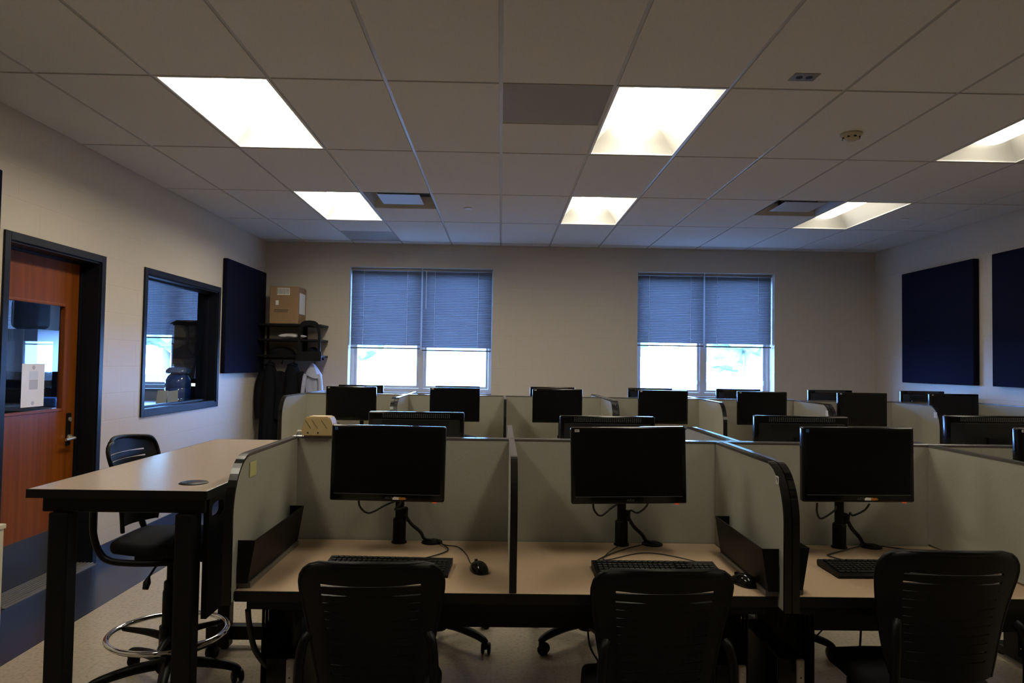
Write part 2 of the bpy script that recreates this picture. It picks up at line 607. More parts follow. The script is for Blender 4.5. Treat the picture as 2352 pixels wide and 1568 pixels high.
for j in range(-8, 5):
    y = GY0 + j * GY
    if YN < y < YB:
        gm.box(XL, XR, y - gb, y + gb, H + .0055, H + 0.0118)
for i, y in VENTS + GREYS:
    yy = y + GY / 2 if abs((y - GY0) / GY - round((y - GY0) / GY)) < 0.1 else y
    gm.box(i * GX + gb, (i + 1) * GX - gb, yy - gb, yy + gb, H + .0055, H + 0.0115)
for x0, x1, y0, y1 in ((XL, XL + 0.022, YN, YB), (XR - 0.022, XR, YN, YB), (XL, XR, YB - 0.022, YB)):
    gm.box(x0, x1, y0, y1, H + 0.004, H + 0.009)
gm.build('grid', M['grid'], ceil)

# ---- windows
def window(name, x0, x1, z0, z1, frame_m=None):
    yf0, yf1 = YB + 0.17, YB + 0.24
    t = bpy.data.objects.new(name, None)
    COL.objects.link(t)
    t.location = ((x0 + x1) / 2, YB + 0.2, z0)
    structure(t)
    f = MB()
    e = 0.045
    xm = (x0 + x1) / 2
    f.box(x0 + .001, x0 + e, yf0, yf1, z0 + .03, z1 - .001).box(x1 - e, x1 - .001, yf0, yf1, z0 + .03, z1 - .001)
    f.box(x0 + e, x1 - e, yf0, yf1, z1 - e, z1 - .001).box(x0 + e, x1 - e, yf0, yf1, z0 + .03, z0 + .03 + e)
    f.box(xm - 0.03, xm + 0.03, yf0 - 0.01, yf1, z0 + .03 + e, z1 - e)
    f.build('window_frame', M['alu'], t)
    for a, b in ((x0 + e, xm - 0.03), (xm + 0.03, x1 - e)):
        s = MB()
        w_ = 0.032
        za, zb = z0 + .03 + e, z1 - e
        s.box(a + .002, a + w_, yf0 + .015, yf1 - .01, za + .002, zb - .002).box(b - w_, b - .002, yf0 + .015, yf1 - .01, za + .002, zb - .002)
        s.box(a + w_, b - w_, yf0 + .015, yf1 - .01, za + .002, za + w_).box(a + w_, b - w_, yf0 + .015, yf1 - .01, zb - w_, zb - .002)
        s.box(b - w_ + .004, b - w_ + .02, yf0 + .002, yf0 + .016, za + .10, za + .16)
        so = s.build('sash', M['alu'], t)
        MB().quad((a + w_, yf0 + .037, za + w_), (b - w_, yf0 + .037, za + w_), (b - w_, yf0 + .037, zb - w_), (a + w_, yf0 + .037, zb - w_)).build('pane', M['glass'], so)
    MB().box(x0 + .001, x1 - .001, YB - 0.015, yf0 + 0.03, z0 + .001, z0 + .03, 0.004).build('window_sill', M['stone'], t)
    return t


for k, (x0, x1, z0, z1) in enumerate(WIN):
    window('window_%d' % (1, 2, 4, 5)[k], x0, x1, z0, z1)


# ---- venetian blinds
def blind(x0, x1, ztop, zbot, label, tilt=56.3, wand=False, sag=0.0, yb=None, group='half-lowered venetian blinds'):
    yb = YB + 0.085 if yb is None else yb
    xc = (x0 + x1) / 2
    t = thing('venetian_blind', label, 'window blind', (xc, yb, zbot), 0, group)
    MB().box(x0, x1, yb - .014, yb + .014, ztop - .03, ztop, 0.002).build('head_rail', M['slat'], t)
    sl = MB()
    n = int((ztop - 0.04 - zbot - 0.02) / 0.0212)
    a = math.radians(tilt)
    hw = 0.0125
    for k in range(n):
        z = ztop - 0.045 - k * 0.0212
        dz = sag * (k / n)
        prof = [(-hw, 0.0), (-hw * .5, .0016), (0, .0022), (hw * .5, .0016), (hw, 0.0)]
        row = []
        for (u, c) in prof:
            yy = yb + u * math.cos(a) + c * math.sin(a)
            zz = z - u * math.sin(a) + c * math.cos(a)
            row.append((sl.bm.verts.new((x0 + .004, yy, zz)), sl.bm.verts.new((x1 - .004, yy, zz - dz))))
        for q in range(4):
            sl.bm.faces.new((row[q][0], row[q][1], row[q + 1][1], row[q + 1][0]))
    bmesh.ops.solidify(sl.bm, geom=sl.bm.faces[:], thickness=0.0006)
    sl.build('slats', M['slat'], t, 40)
    MB().box(x0 + .003, x1 - .003, yb - .011, yb + .011, zbot, zbot + .016, 0.003).build('bottom_rail', M['slatrail'], t)
    for fx in (0.18, 0.80):
        xx = x0 + (x1 - x0) * fx
        MB().tube([(xx, yb - .0135, ztop - .03), (xx, yb - .0135, zbot + .01)], 0.0016, 5).build('ladder_cord', M['cord'], t)
    if wand:
        MB().tube([(x0 + .05, yb - .022, ztop - .03), (x0 + .048, yb - .024, ztop - .50)], 0.004, 6).build('tilt_wand', M['cord'], t)
    return t


zt_ = WZ1 - 0.004
blind(-1.865, -0.987, zt_, 1.658, 'blue-lit venetian blind over the left half of the left window', wand=False)
blind(-0.975, -0.098, zt_, 1.638, 'venetian blind with a tilt wand, right half of the left window', wand=True)
blind(1.733, 2.580, zt_, 1.746, 'venetian blind over the left half of the right window')
blind(2.592, 3.438, zt_, 1.742, 'venetian blind at right half of the right window, by the lit reveal')
blind(-4.88, -3.26, zt_, 1.745, 'wide venetian blind seen through the interior window next to the door')
blind(-7.35, -5.58, zt_, 1.60, 'venetian blind seen small through the glass of the wooden door')

# ---- door and interior window in the left wall
d = bpy.data.objects.new('door_1', None)
COL.objects.link(d)
d.location = (XL - 0.1, 4.685, 0)
structure(d)
fm = MB()
for (ya, yb_, za, zb) in ((4.155, 4.206, 0.0, 2.235), (5.164, 5.215, 0.0, 2.235), (4.206, 5.164, 2.184, 2.235)):
    fm.box(XL - 0.001, XL + 0.014, ya, yb_, za, zb, 0.003)
fm.box(XL - 0.20, XL, 4.2052, 4.218, 0, 2.184).box(XL - 0.20, XL, 5.152, 5.1648, 0, 2.184).box(XL - 0.20, XL, 4.218, 5.152, 2.172, 2.1848)
fm.box(XL - 0.135, XL - 0.122, 4.218, 4.234, 0, 2.172).box(XL - 0.135, XL - 0.122, 5.136, 5.152, 0, 2.172).box(XL - 0.135, XL - 0.122, 4.218, 5.152, 2.156, 2.172)
fm.build('door_frame', M['frame'], d)
LX0, LX1 = XL - 0.182, XL - 0.137
lf = MB()
LY0, LY1, LZ0, LZ1 = 4.36, 5.0, 1.11, 1.86
lf.box(LX0, LX1, 4.221, LY0, 0.012, 2.168).box(LX0, LX1, LY1, 5.149, 0.012, 2.168)
lf.box(LX0, LX1, LY0, LY1, 0.012, LZ0).box(LX0, LX1, LY0, LY1, LZ1, 2.168)
leaf = lf.build('door_leaf', M['wood'], d)
st = MB()
for (ya, yb_, za, zb) in ((LY0, LY0 + .018, LZ0, LZ1), (LY1 - .018, LY1, LZ0, LZ1), (LY0 + .018, LY1 - .018, LZ0, LZ0 + .018), (LY0 + .018, LY1 - .018, LZ1 - .018, LZ1)):
    st.box(LX1 - .03, LX1 + .006, ya, yb_, za, zb, 0.003)
st.build('glazing_bead', M['wood'], leaf)
MB().quad((LX1 - .019, LY0 + .002, LZ0 + .002), (LX1 - .019, LY1 - .002, LZ0 + .002), (LX1 - .019, LY1 - .002, LZ1 - .002), (LX1 - .019, LY0 + .002, LZ1 - .002)).build('door_glass', M['glass'], leaf)
MB().box(LX1, LX1 + .002, 4.235, 5.14, 0.014, 0.30).build('kick_plate', M['steelplate'], leaf)
hd = MB().box(LX1, LX1 + .012, 5.040, 5.085, 0.86, 1.09, 0.004)
ho = hd.build('lock_plate', M['steel'], leaf)
MB().tube(smooth_path([(LX1 + .01, 5.062, .915), (LX1 + .05, 5.062, .915), (LX1 + .06, 5.04, .915), (LX1 + .06, 4.95, .912)]), 0.010, 10).lathe([(0, 0.0), (.024, 0.0), (.024, .012), (0, .012)], (LX1 + .012, 5.062, .915), 16, Matrix.Rotation(PI / 2, 4, 'Y')).build('door_handle', M['brass'], leaf, 40)
MB().lathe([(0, 0), (.016, 0), (.016, .01), (0, .012)], (LX1 + .012, 5.062, 1.045), 16, Matrix.Rotation(PI / 2, 4, 'Y')).build('key_cylinder', M['brass'], leaf, 40)
th = MB()
for k in range(9):
    th.box(XL - 0.19 + k * .026, XL - 0.19 + k * .026 + .013, 4.22, 5.15, 0.001, 0.014, 0.001)
th.box(XL - 0.195, XL + 0.05, 4.219, 5.151, 0.0005, 0.004)
th.build('threshold', M['thresh'], d)

iw = bpy.data.objects.new('window_3', None)
COL.objects.link(iw)
iw.location = (XL - 0.1, 6.565, 1.0)
structure(iw)
f = MB()
y0, y1, z0, z1 = IWIN
for (ya, yb_, za, zb) in ((y0 - .05, y0 + .001, z0 - .05, z1 + .05), (y1 - .001, y1 + .05, z0 - .05, z1 + .05), (y0, y1, z1 - .001, z1 + .05), (y0, y1, z0 - .05, z0 + .001)):
    f.box(XL - 0.001, XL + 0.014, ya, yb_, za, zb, 0.003)
f.box(XL - .2, XL, y0 + .0005, y0 + .014, z0, z1).box(XL - .2, XL, y1 - .014, y1 - .0005, z0, z1)
f.box(XL - .2, XL, y0 + .014, y1 - .014, z0 + .0005, z0 + .014).box(XL - .2, XL, y0 + .014, y1 - .014, z1 - .014, z1 - .0005)
for (ya, yb_, za, zb) in ((y0 + .014, y0 + .03, z0 + .014, z1 - .014), (y1 - .03, y1 - .014, z0 + .014, z1 - .014), (y0 + .03, y1 - .03, z0 + .014, z0 + .03), (y0 + .03, y1 - .03, z1 - .03, z1 - .014)):
    f.box(XL - .125, XL - .085, ya, yb_, za, zb)
f.build('window_frame', M['frame'], iw)
MB().quad((XL - .105, y0 + .028, z0 + .028), (XL - .105, y1 - .028, z0 + .028), (XL - .105, y1 - .028, z1 - .028), (XL - .105, y0 + .028, z1 - .028)).build('pane', M['glass'], iw)


# ------------------------------------------------------------------ ceiling fixtures
def troffer(x0, y0, label, tube='middle'):
    x1, y1 = x0 + GX - 2 * gb, y0 + GY - 2 * gb
    xc, yc = (x0 + x1) / 2, (y0 + y1) / 2
    t = thing('ceiling_light', label, 'ceiling light', (xc, yc, H), 0, 'recessed fluorescent ceiling lights')
    zb = H + 0.15
    p = MB()
    # curved reflector wings either side of the basket, plus ends
    def wing(s):
        def g(u, v):
            xx = xc + s * (0.13 + (x1 - xc - 0.13) * u)
            zz = zb - (zb - H - 0.002) * (u ** 2.2)
            return (xx, y0 + (y1 - y0) * v, zz)
        p.grid(g, 10, 1)
    wing(1)
    wing(-1)
    p.quad((xc - .13, y0, zb), (xc + .13, y0, zb), (xc + .13, y1, zb), (xc - .13, y1, zb))
    for ya, s in ((y0, 1), (y1, -1)):
        def g(u, v, ya=ya, s=s):
            return (x0 + (x1 - x0) * u, ya + s * 0.10 * v, H + 0.002 + (zb - H - 0.004) * v ** 0.6)
        p.grid(g, 1, 6)
    bmesh.ops.recalc_face_normals(p.bm, faces=p.bm.faces)
    p.build('reflector', M['pan'], t, 50)
    MB().ring_prism([(x0 - .006, y0 - .006), (x1 + .006, y0 - .006), (x1 + .006, y1 + .006), (x0 - .006, y1 + .006)], [(x0 + .008, y0 + .008), (x1 - .008, y0 + .008), (x1 - .008, y1 - .008), (x0 + .008, y1 - .008)], 2, H - .001, H + .006).build('frame', M['white'], t)
    b = MB()
    # basket lens: a shallow half-round trough with rounded ends
    L = y1 - y0 - 0.12
    def bk(u, v):
        ang = PI * u
        yy = -L / 2 + L * v
        e = min(1.0, (L / 2 - abs(yy)) / 0.10)
        s_ = math.sqrt(max(0.0, 1 - (1 - e) ** 2))
        return (xc + 0.135 * math.cos(ang) * (0.25 + 0.75 * s_), yc + yy, zb - 0.002 - 0.075 * math.sin(ang) * s_)
    b.grid(bk, 14, 40)
    bmesh.ops.recalc_face_normals(b.bm, faces=b.bm.faces)
    b.build('lens', M['lens_' + tube], t, 60)
    return t


lab = {(-3, 0): 'lit ceiling light nearest the wooden door, upper left of the photo', (1, 0): 'lit ceiling light near the middle, right of the grey ceiling panel',
       (5, 0): 'lit ceiling light cut off at the right edge of the photo', (-3, 2): 'lit far ceiling light left of the left window, beside the left air diffuser',
       (1, 2): 'small lit ceiling light farther back, between the two windows', (5, 2): 'lit far ceiling light at the right, beside the right air diffuser'}
for i, j in LIGHTS:
    side = {-3: 'left', 1: 'middle', 5: 'right'}[i]
    troffer(i * GX + gb, GY0 + j * GY + gb, lab.get((i, j), 'lit ceiling light overhead behind the front row, %s column, %s' % (side, 'first row back' if j == -2 else 'second row back')), 'dim' if j == -2 else side)

for (i, y), lb in zip(VENTS, ('square air diffuser in the ceiling beside the far left light', 'square air diffuser in the ceiling beside the far right light')):
    x0, x1, ya, yb_ = i * GX + gb, (i + 1) * GX - gb, y + gb, y + GY / 2 - gb
    xc, yc = (x0 + x1) / 2, (ya + yb_) / 2
    t = thing('air_diffuser', lb, 'air vent', (xc, yc, H), 0, 'square ceiling air diffusers')
    m = MB()
    q = 0.05
    out = [(x0, ya), (x1, ya), (x1, yb_), (x0, yb_)]
    inn = [(x0 + q, ya + q), (x1 - q, ya + q), (x1 - q, yb_ - q), (x0 + q, yb_ - q)]
    for k in range(4):
        a, b, c, e = out[k], out[(k + 1) % 4], inn[(k + 1) % 4], inn[k]
        m.quad((*a, H), (*b, H), (*c, H + .10), (*e, H + .10))
    bmesh.ops.recalc_face_normals(m.bm, faces=m.bm.faces)
    m.build('cone', M['ventplate'], t)
    MB().box(x0 + q - .01, x1 - q + .01, ya + q - .01, yb_ - q + .01, H + .10, H + .16).build('duct_collar', M['ventdark'], t)
    MB().box(xc - .19, xc + .19, yc - .19, yc + .19, H + .012, H + .018, 0.002).build('centre_plate', M['ventplate'], t)
    hg = MB()
    for sx in (-.12, .12):
        for sy in (-.12, .12):
            hg.box(xc + sx - .01, xc + sx + .01, yc + sy - .01, yc + sy + .01, H + .018, H + .10)
    hg.build('hanger', M['ventdark'], t)

for (i, y), lb in zip(GREYS, ('plain grey square panel in the ceiling left of the middle light', 'plain grey square panel in the far ceiling corner above the shelf')):
    o = MB().box(i * GX + gb, (i + 1) * GX - gb, y + gb, y + GY / 2 - gb, H + .002, H + .010, .002).build('return_air_panel', M['ventgrey'])
    tag(o, lb, 'ceiling panel', 'grey return air panels')

t = thing('ceiling_socket', 'small metal socket plate set in the ceiling, upper right', 'ceiling outlet', (1.54, 3.49, H))
MB().box(1.475, 1.605, 3.44, 3.535, H - .004, H + .005, 0.002).build('cover_plate', mat('socket_plate_metal', (0.22, 0.21, 0.19), 0.4, metal=0.5), t)
MB().lathe([(0, -.0055), (.017, -.0055), (.017, 0), (0, 0)], (1.515, 3.487, H), 18).build('socket', M['ventdark'], t)
MB().lathe([(0, -.0055), (.017, -.0055), (.017, 0), (0, 0)], (1.565, 3.487, H), 18).build('socket', M['ventdark'], t)
t = thing('smoke_detector', 'round cream smoke detector on the ceiling, right side', 'smoke detector', (2.20, 4.32, H))
MB().lathe([(0, -.045), (.03, -.045), (.045, -.038), (.055, -.02), (.066, -.012), (.066, .005), (0, .005)], (2.20, 4.32, H), 28).build('housing', M['detect'], t, 40)
sl = MB()
for k in range(8):
    a = 2 * PI * k / 8
    sl.xform(Matrix.Identity(4))
    sl.box(2.20 + .045 * math.cos(a) - .008, 2.20 + .045 * math.cos(a) + .008, 4.32 + .045 * math.sin(a) - .008, 4.32 + .045 * math.sin(a) + .008, H - .034, H - .026)
sl.build('vent_slots', M['ventdark'], t)
for x, y, lb in ((-0.312, 6.63, 'sprinkler cover disc in the ceiling between the left and middle far lights'), (3.942, 6.74, 'sprinkler cover disc in the ceiling right of the far right light')):
    t = thing('sprinkler_cover', lb, 'sprinkler', (x, y, H), 0, 'flush ceiling sprinklers')
    MB().lathe([(0, -.010), (.036, -.010), (.040, -.006), (.040, -.004), (0, -.004)], (x, y, H), 24).build('cover_disc', M['white'], t, 40)
    MB().lathe([(.030, -.004), (.030, .006), (0, .006)], (x, y, H), 24).build('cup', M['ventdark'], t)

# ------------------------------------------------------------------ acoustic panels
def acoustic(x0, x1, y0, y1, z0, z1, lb):
    o = MB().box(x0, x1, y0, y1, z0, z1, 0.008, 3).build('acoustic_panel', M['navy'], None, 40)
    tag(o, lb, 'wall panel', 'navy fabric acoustic panels')


acoustic(XL + .001, XL + .052, 7.40, 8.62, 1.345, 2.56, 'navy fabric acoustic panel on the left wall beside the corner shelf')
acoustic(XL + .001, XL + .052, 2.90, 4.06, 1.345, 2.56, 'navy fabric acoustic panel at the left photo edge beside the door')
acoustic(XR - .062, XR - .001, 6.80, 8.03, 1.35, 2.60, 'navy fabric acoustic panel on the right wall nearest the windows')
acoustic(XR - .062, XR - .001, 5.30, 6.54, 1.35, 2.60, 'navy fabric acoustic panel on the right wall cut off by the photo edge')


# ------------------------------------------------------------------ partitions
ZP = 1.168   # partition height

def side_profile(ya, yb_, zb, ztop, ins=0.0):
    """outline (y, z): straight back at yb_, rounded front top corner at ya"""
    s = 1 if yb_ > ya else -1
    pts = [(yb_, zb), (yb_, ztop - ins)]
    ry, rz = 0.15, 0.19
    for k in range(0, 13):
        a = PI / 2 * k / 12
        pts.append((ya + s * (ins + (ry - ins) * (1 - math.sin(a))), (ztop - rz) + (rz - ins) * math.cos(a)))
    pts.append((ya + s * ins, zb))
    return pts


def divider(x0, x1, ya, yb_, zb, lb, thick=False, ztop=ZP, group='side partitions between the stations'):
    xc = (x0 + x1) / 2
    t = thing('desk_divider', lb, 'desk partition', (xc, (ya + yb_) / 2, zb), 0, group)
    MB().prism(side_profile(ya, yb_, zb + .004, ztop, 0.008), 0, x0 + .0015, x1 - .0015).build('fabric_panel', M['fabric'], t, 35)
    prof = side_profile(ya, yb_, zb, ztop)
    inn = side_profile(ya, yb_, zb, ztop, 0.009)
    em = MB()
    bands = [(x0, xc - .002), (xc + .002, x1)] if thick else [(x0, x1)]
    # rail on the top and round the front edge
    path_o, path_i = prof[1:], inn[1:]
    def strip(k0, k1, target):
        for a, b in bands:
            for k in range(k0, k1):
                o0, o1, i1, i0 = path_o[k], path_o[k + 1], path_i[k + 1], path_i[k]
                V = [target.bm.verts.new((a, *o0)), target.bm.verts.new((a, *o1)), target.bm.verts.new((a, *i1)), target.bm.verts.new((a, *i0)),
                     target.bm.verts.new((b, *o0)), target.bm.verts.new((b, *o1)), target.bm.verts.new((b, *i1)), target.bm.verts.new((b, *i0))]
                for q in ((0, 1, 2, 3), (7, 6, 5, 4), (0, 4, 5, 1), (1, 5, 6, 2), (2, 6, 7, 3), (3, 7, 4, 0)):
                    target.bm.faces.new([V[z] for z in q])
        bmesh.ops.remove_doubles(target.bm, verts=target.bm.verts, dist=1e-6)
        bmesh.ops.recalc_face_normals(target.bm, faces=target.bm.faces)
    tm = MB()
    strip(0, 2, tm)
    tm.build('top_rail', M['rail'], t, 35)
    strip(2, len(path_o) - 1, em)
    em.build('edge_trim', M['edge'], t, 35)
    if thick:
        MB().prism(side_profile(ya, yb_, zb + .002, ztop, 0.005), 0, xc - .003, xc + .003).build('joint_strip', M['edge'], t, 35)
    return t


def spine(x0, x1, yc, lb, ztop=ZP, zb=0.70):
    t = thing('partition_screen', lb, 'desk partition', ((x0 + x1) / 2, yc, zb), 0, 'long centre partitions')
    MB().box(x0, x1, yc - .022, yc + .022, zb, ztop - .008).build('fabric_panel', M['fabric'], t)
    r = MB()
    r.box(x0, x1, yc - .024, yc - .003, ztop - .009, ztop, 0.002).box(x0, x1, yc + .003, yc + .024, ztop - .009, ztop, 0.002)
    r.build('top_rail', M['rail'], t)
    MB().box(x0, x1, yc - .003, yc + .003, ztop - .009, ztop - .004).build('rail_groove', M['edge'], t)
    return t


YS = 3.02
spine(-0.858, 0.969, YS, 'long grey partition behind the first two front-row monitors')
spine(0.971, 2.80, YS, 'long grey partition behind the third and fourth front-row monitors')
divider(-0.858, -0.830, 2.28, YS - .026, 0.70, 'rounded grey side panel at left end of front row, yellow note on it')
divider(0.062, 0.086, 2.30, YS - .026, 0.742, 'thin black-edged divider between the first two front-row monitors')
divider(0.945, 0.995, 2.26, YS - .026, 0.70, 'thick double side panel with the number 9 sticker, front row', True)
divider(1.862, 1.886, 2.30, YS - .026, 0.742, 'thin divider right of the third front-row monitor, sloping off the photo edge')
divider(-0.858, -0.830, 3.86, YS + .026, 0.70, 'side panel behind the beige box, far side of the front partition')
divider(0.062, 0.086, 3.82, YS + .026, 0.742, 'thin divider standing on the far side behind the first two front monitors')
divider(1.022, 1.072, 3.87, YS + .026, 0.70, 'thick panel with blue-white lit top rails behind the second front monitor', True)
divider(1.862, 1.886, 3.82, YS + .026, 0.742, 'thin divider on the far side behind the third front monitor')

YC = 6.65
ZC = 1.19
CX = [-1.81, -0.87, 0.065, 1.00, 1.92, 2.84, 3.76, 4.60]
for k, lb in enumerate(('far-row partition behind the two leftmost far monitors', 'far-row partition behind the third and fourth far monitors', 'far-row partition behind the fifth and sixth far monitors', 'far-row partition at the right wall end')):
    a = (CX[0] - .014, CX[2], CX[4], CX[6])[k]
    b = (CX[2], CX[4], CX[6], CX[7] + .014)[k]
    spine(a + .001, b - .001, YC, lb, ZC)
cl = ['rounded light panel closing the left end of the far row, below the grey hoodie',
      'arched panel between the first and second far-row monitors', 'thin panel between the second and third far-row monitors',
      'arched panel between the third and fourth far-row monitors', 'rounded panel right of the fourth far-row monitor',
      'rounded stickered panel between the fifth and sixth far-row monitors', 'rounded panel with small sticker right of the sixth far-row monitor', 'panel closing the right end of the far row by the right wall']
for k, x in enumerate(CX):
    th_ = k in (1, 3, 5)
    hw = 0.03 if th_ else (0.012 if k == 2 else 0.016)
    divider(x - hw, x + hw, 5.88, YC - .026, 0.70 if k != 2 else .742, cl[k], th_, ZC, 'side partitions of the far row')
    if k in (0, 1, 3, 4, 5, 7):
        divider(x - hw, x + hw, 7.42, YC + .026, 0.70, 'window-side ' + cl[k].replace('far-row', 'window-row').replace('far row', 'window row').replace(', below the grey hoodie', ' by the coats'), th_, ZC, 'side partitions of the window row')

# stickers on partitions
t = tag(MB().box(-.8299, -.829, 2.425, 2.49, 1.085, 1.135).build('sticky_note', M['note']), 'small faded yellow note stuck inside the left end panel', 'sticky note')
t = thing('number_sticker', 'small white sticker with the number 9 on the thick panel', 'sticker', (0.9445, 2.32, 1.115))
MB().box(.9441, .9449, 2.308, 2.332, 1.103, 1.129).build('sticker_face', M['white_st'], t)
text_mesh('9', 0.026, 'numeral', M['ink'], t, (-0.0006, 0, 0), (PI / 2, 0, -PI / 2))
for x, y, lb in ((2.84 - .0305, 5.945, 'white sticker at the rounded corner of panel between fifth and sixth far monitors'), (3.76 - .0165, 5.945, 'white sticker at the rounded corner of panel right of sixth far monitor')):
    tag(MB().box(x - .0008, x - .0001, y - .022, y + .022, 1.085, 1.135).build('panel_sticker', M['white_st']), lb, 'sticker', 'stickers on far panels')


# ------------------------------------------------------------------ desks
def desk(x0, x1, y0, y1, lb, grom=(), front=-1, legs=True, group='grey-beige computer desks'):
    """front=-1: users sit on the small-y side"""
    zt_ = 0.737
    xc, yc = (x0 + x1) / 2, (y0 + y1) / 2
    t = thing('computer_desk', lb, 'desk', (xc, yc, 0), 0, group)
    MB().box(x0, x1, y0 + .004, y1 - .004, zt_ - .028, zt_, .001).build('desktop', M['lam'], t)
    e = MB()
    e.box(x0, x1, y0, y0 + .0038, zt_ - .034, zt_ - .0005).box(x0, x1, y1 - .0038, y1, zt_ - .034, zt_ - .0005)
    e.build('edge_band', M['tedge'], t)
    MB().box(x0 + .03, x1 - .03, y0 + .03, y0 + .055, zt_ - .068, zt_ - .029).box(x0 + .03, x1 - .03, y1 - .055, y1 - .03, zt_ - .068, zt_ - .029).build('under_rail', M['steel'], t)
    yb_ = y1 - .09 if front < 0 else y0 + .06
    MB().box(x0 + .10, x1 - .10, yb_, yb_ + .03, .41, zt_ - .069).build('cable_trough', M['steel'], t)
    for lx in (x0 + .035, x1 - .145):
        ly0, ly1 = (y0 + .17, y0 + .27) if front < 0 else (y1 - .27, y1 - .17)
        l = MB()
        # slotted channel post + foot
        l.box(lx, lx + .11, ly0 + .096, ly1, .06, zt_ - .069)
        for sx in (lx, lx + .106):
            l.box(sx, sx + .004, ly0, ly1, .06, .555).box(sx, sx + .004, ly0, ly1, .61, zt_ - .069)
            for k in range(3):
                yy = ly0 + .0 + k * .036
                l.box(sx, sx + .004, yy, yy + .022, .555, .61)
        l.box(lx + .02, lx + .09, y0 + .06, y1 - .05, .018, .06, .008)
        for fy in (y0 + .09, y1 - .08):
            l.lathe([(0, 0), (.018, 0), (.018, .018), (0, .018)], (lx + .055, fy, .0), 12)
        l.build('leg', M['steel'], t)
    for gx, gy in grom:
        MB().lathe([(0, .0085), (.036, .0085), (.043, .005), (.044, .0005), (0, .0005)], (gx, gy, zt_), 28).build('cable_cover', M['plastic'], t, 40)
    return t


desk(-0.828, 0.943, 2.31, YS - .026, 'front-row desk under the two left monitors', [(-.252, 2.955), (.672, 2.965)])
desk(0.997, 2.79, 2.31, YS - .026, 'front-row desk at the right, under the third and fourth monitors', [(1.60, 2.965)])
desk(-0.828, 1.020, YS + .026, 3.80, 'desk behind the front partition, left of the lit double panel', [], 1)
desk(1.074, 2.79, YS + .026, 3.80, 'desk behind the front partition, right of the lit double panel', [], 1)
for k, (a, b) in enumerate(((CX[0] + .016, CX[1] - .03), (CX[1] + .03, CX[3] - .03), (CX[3] + .03, CX[4] - .016), (CX[4] + .016, CX[5] - .03), (CX[5] + .03, CX[6] - .016), (CX[6] + .016, CX[7] - .016))):
    nm = ('leftmost', 'second', 'third', 'fourth', 'fifth', 'rightmost')[k]
    desk(a, b, 5.92, YC - .026, '%s far-row desk behind the front stations' % nm, [], -1, group='far-row desks')
for k, (a, b) in enumerate(((CX[0] + .016, CX[1] - .03), (CX[1] + .03, CX[3] - .03), (CX[3] + .03, CX[4] - .016), (CX[4] + .016, CX[5] - .03), (CX[5] + .03, CX[7] - .016))):
    nm = ('leftmost', 'second', 'third', 'fourth', 'rightmost')[k]
    desk(a, b, YC + .026, 7.38, '%s window-row desk behind the far partition' % nm, [], 1, group='window-row desks')


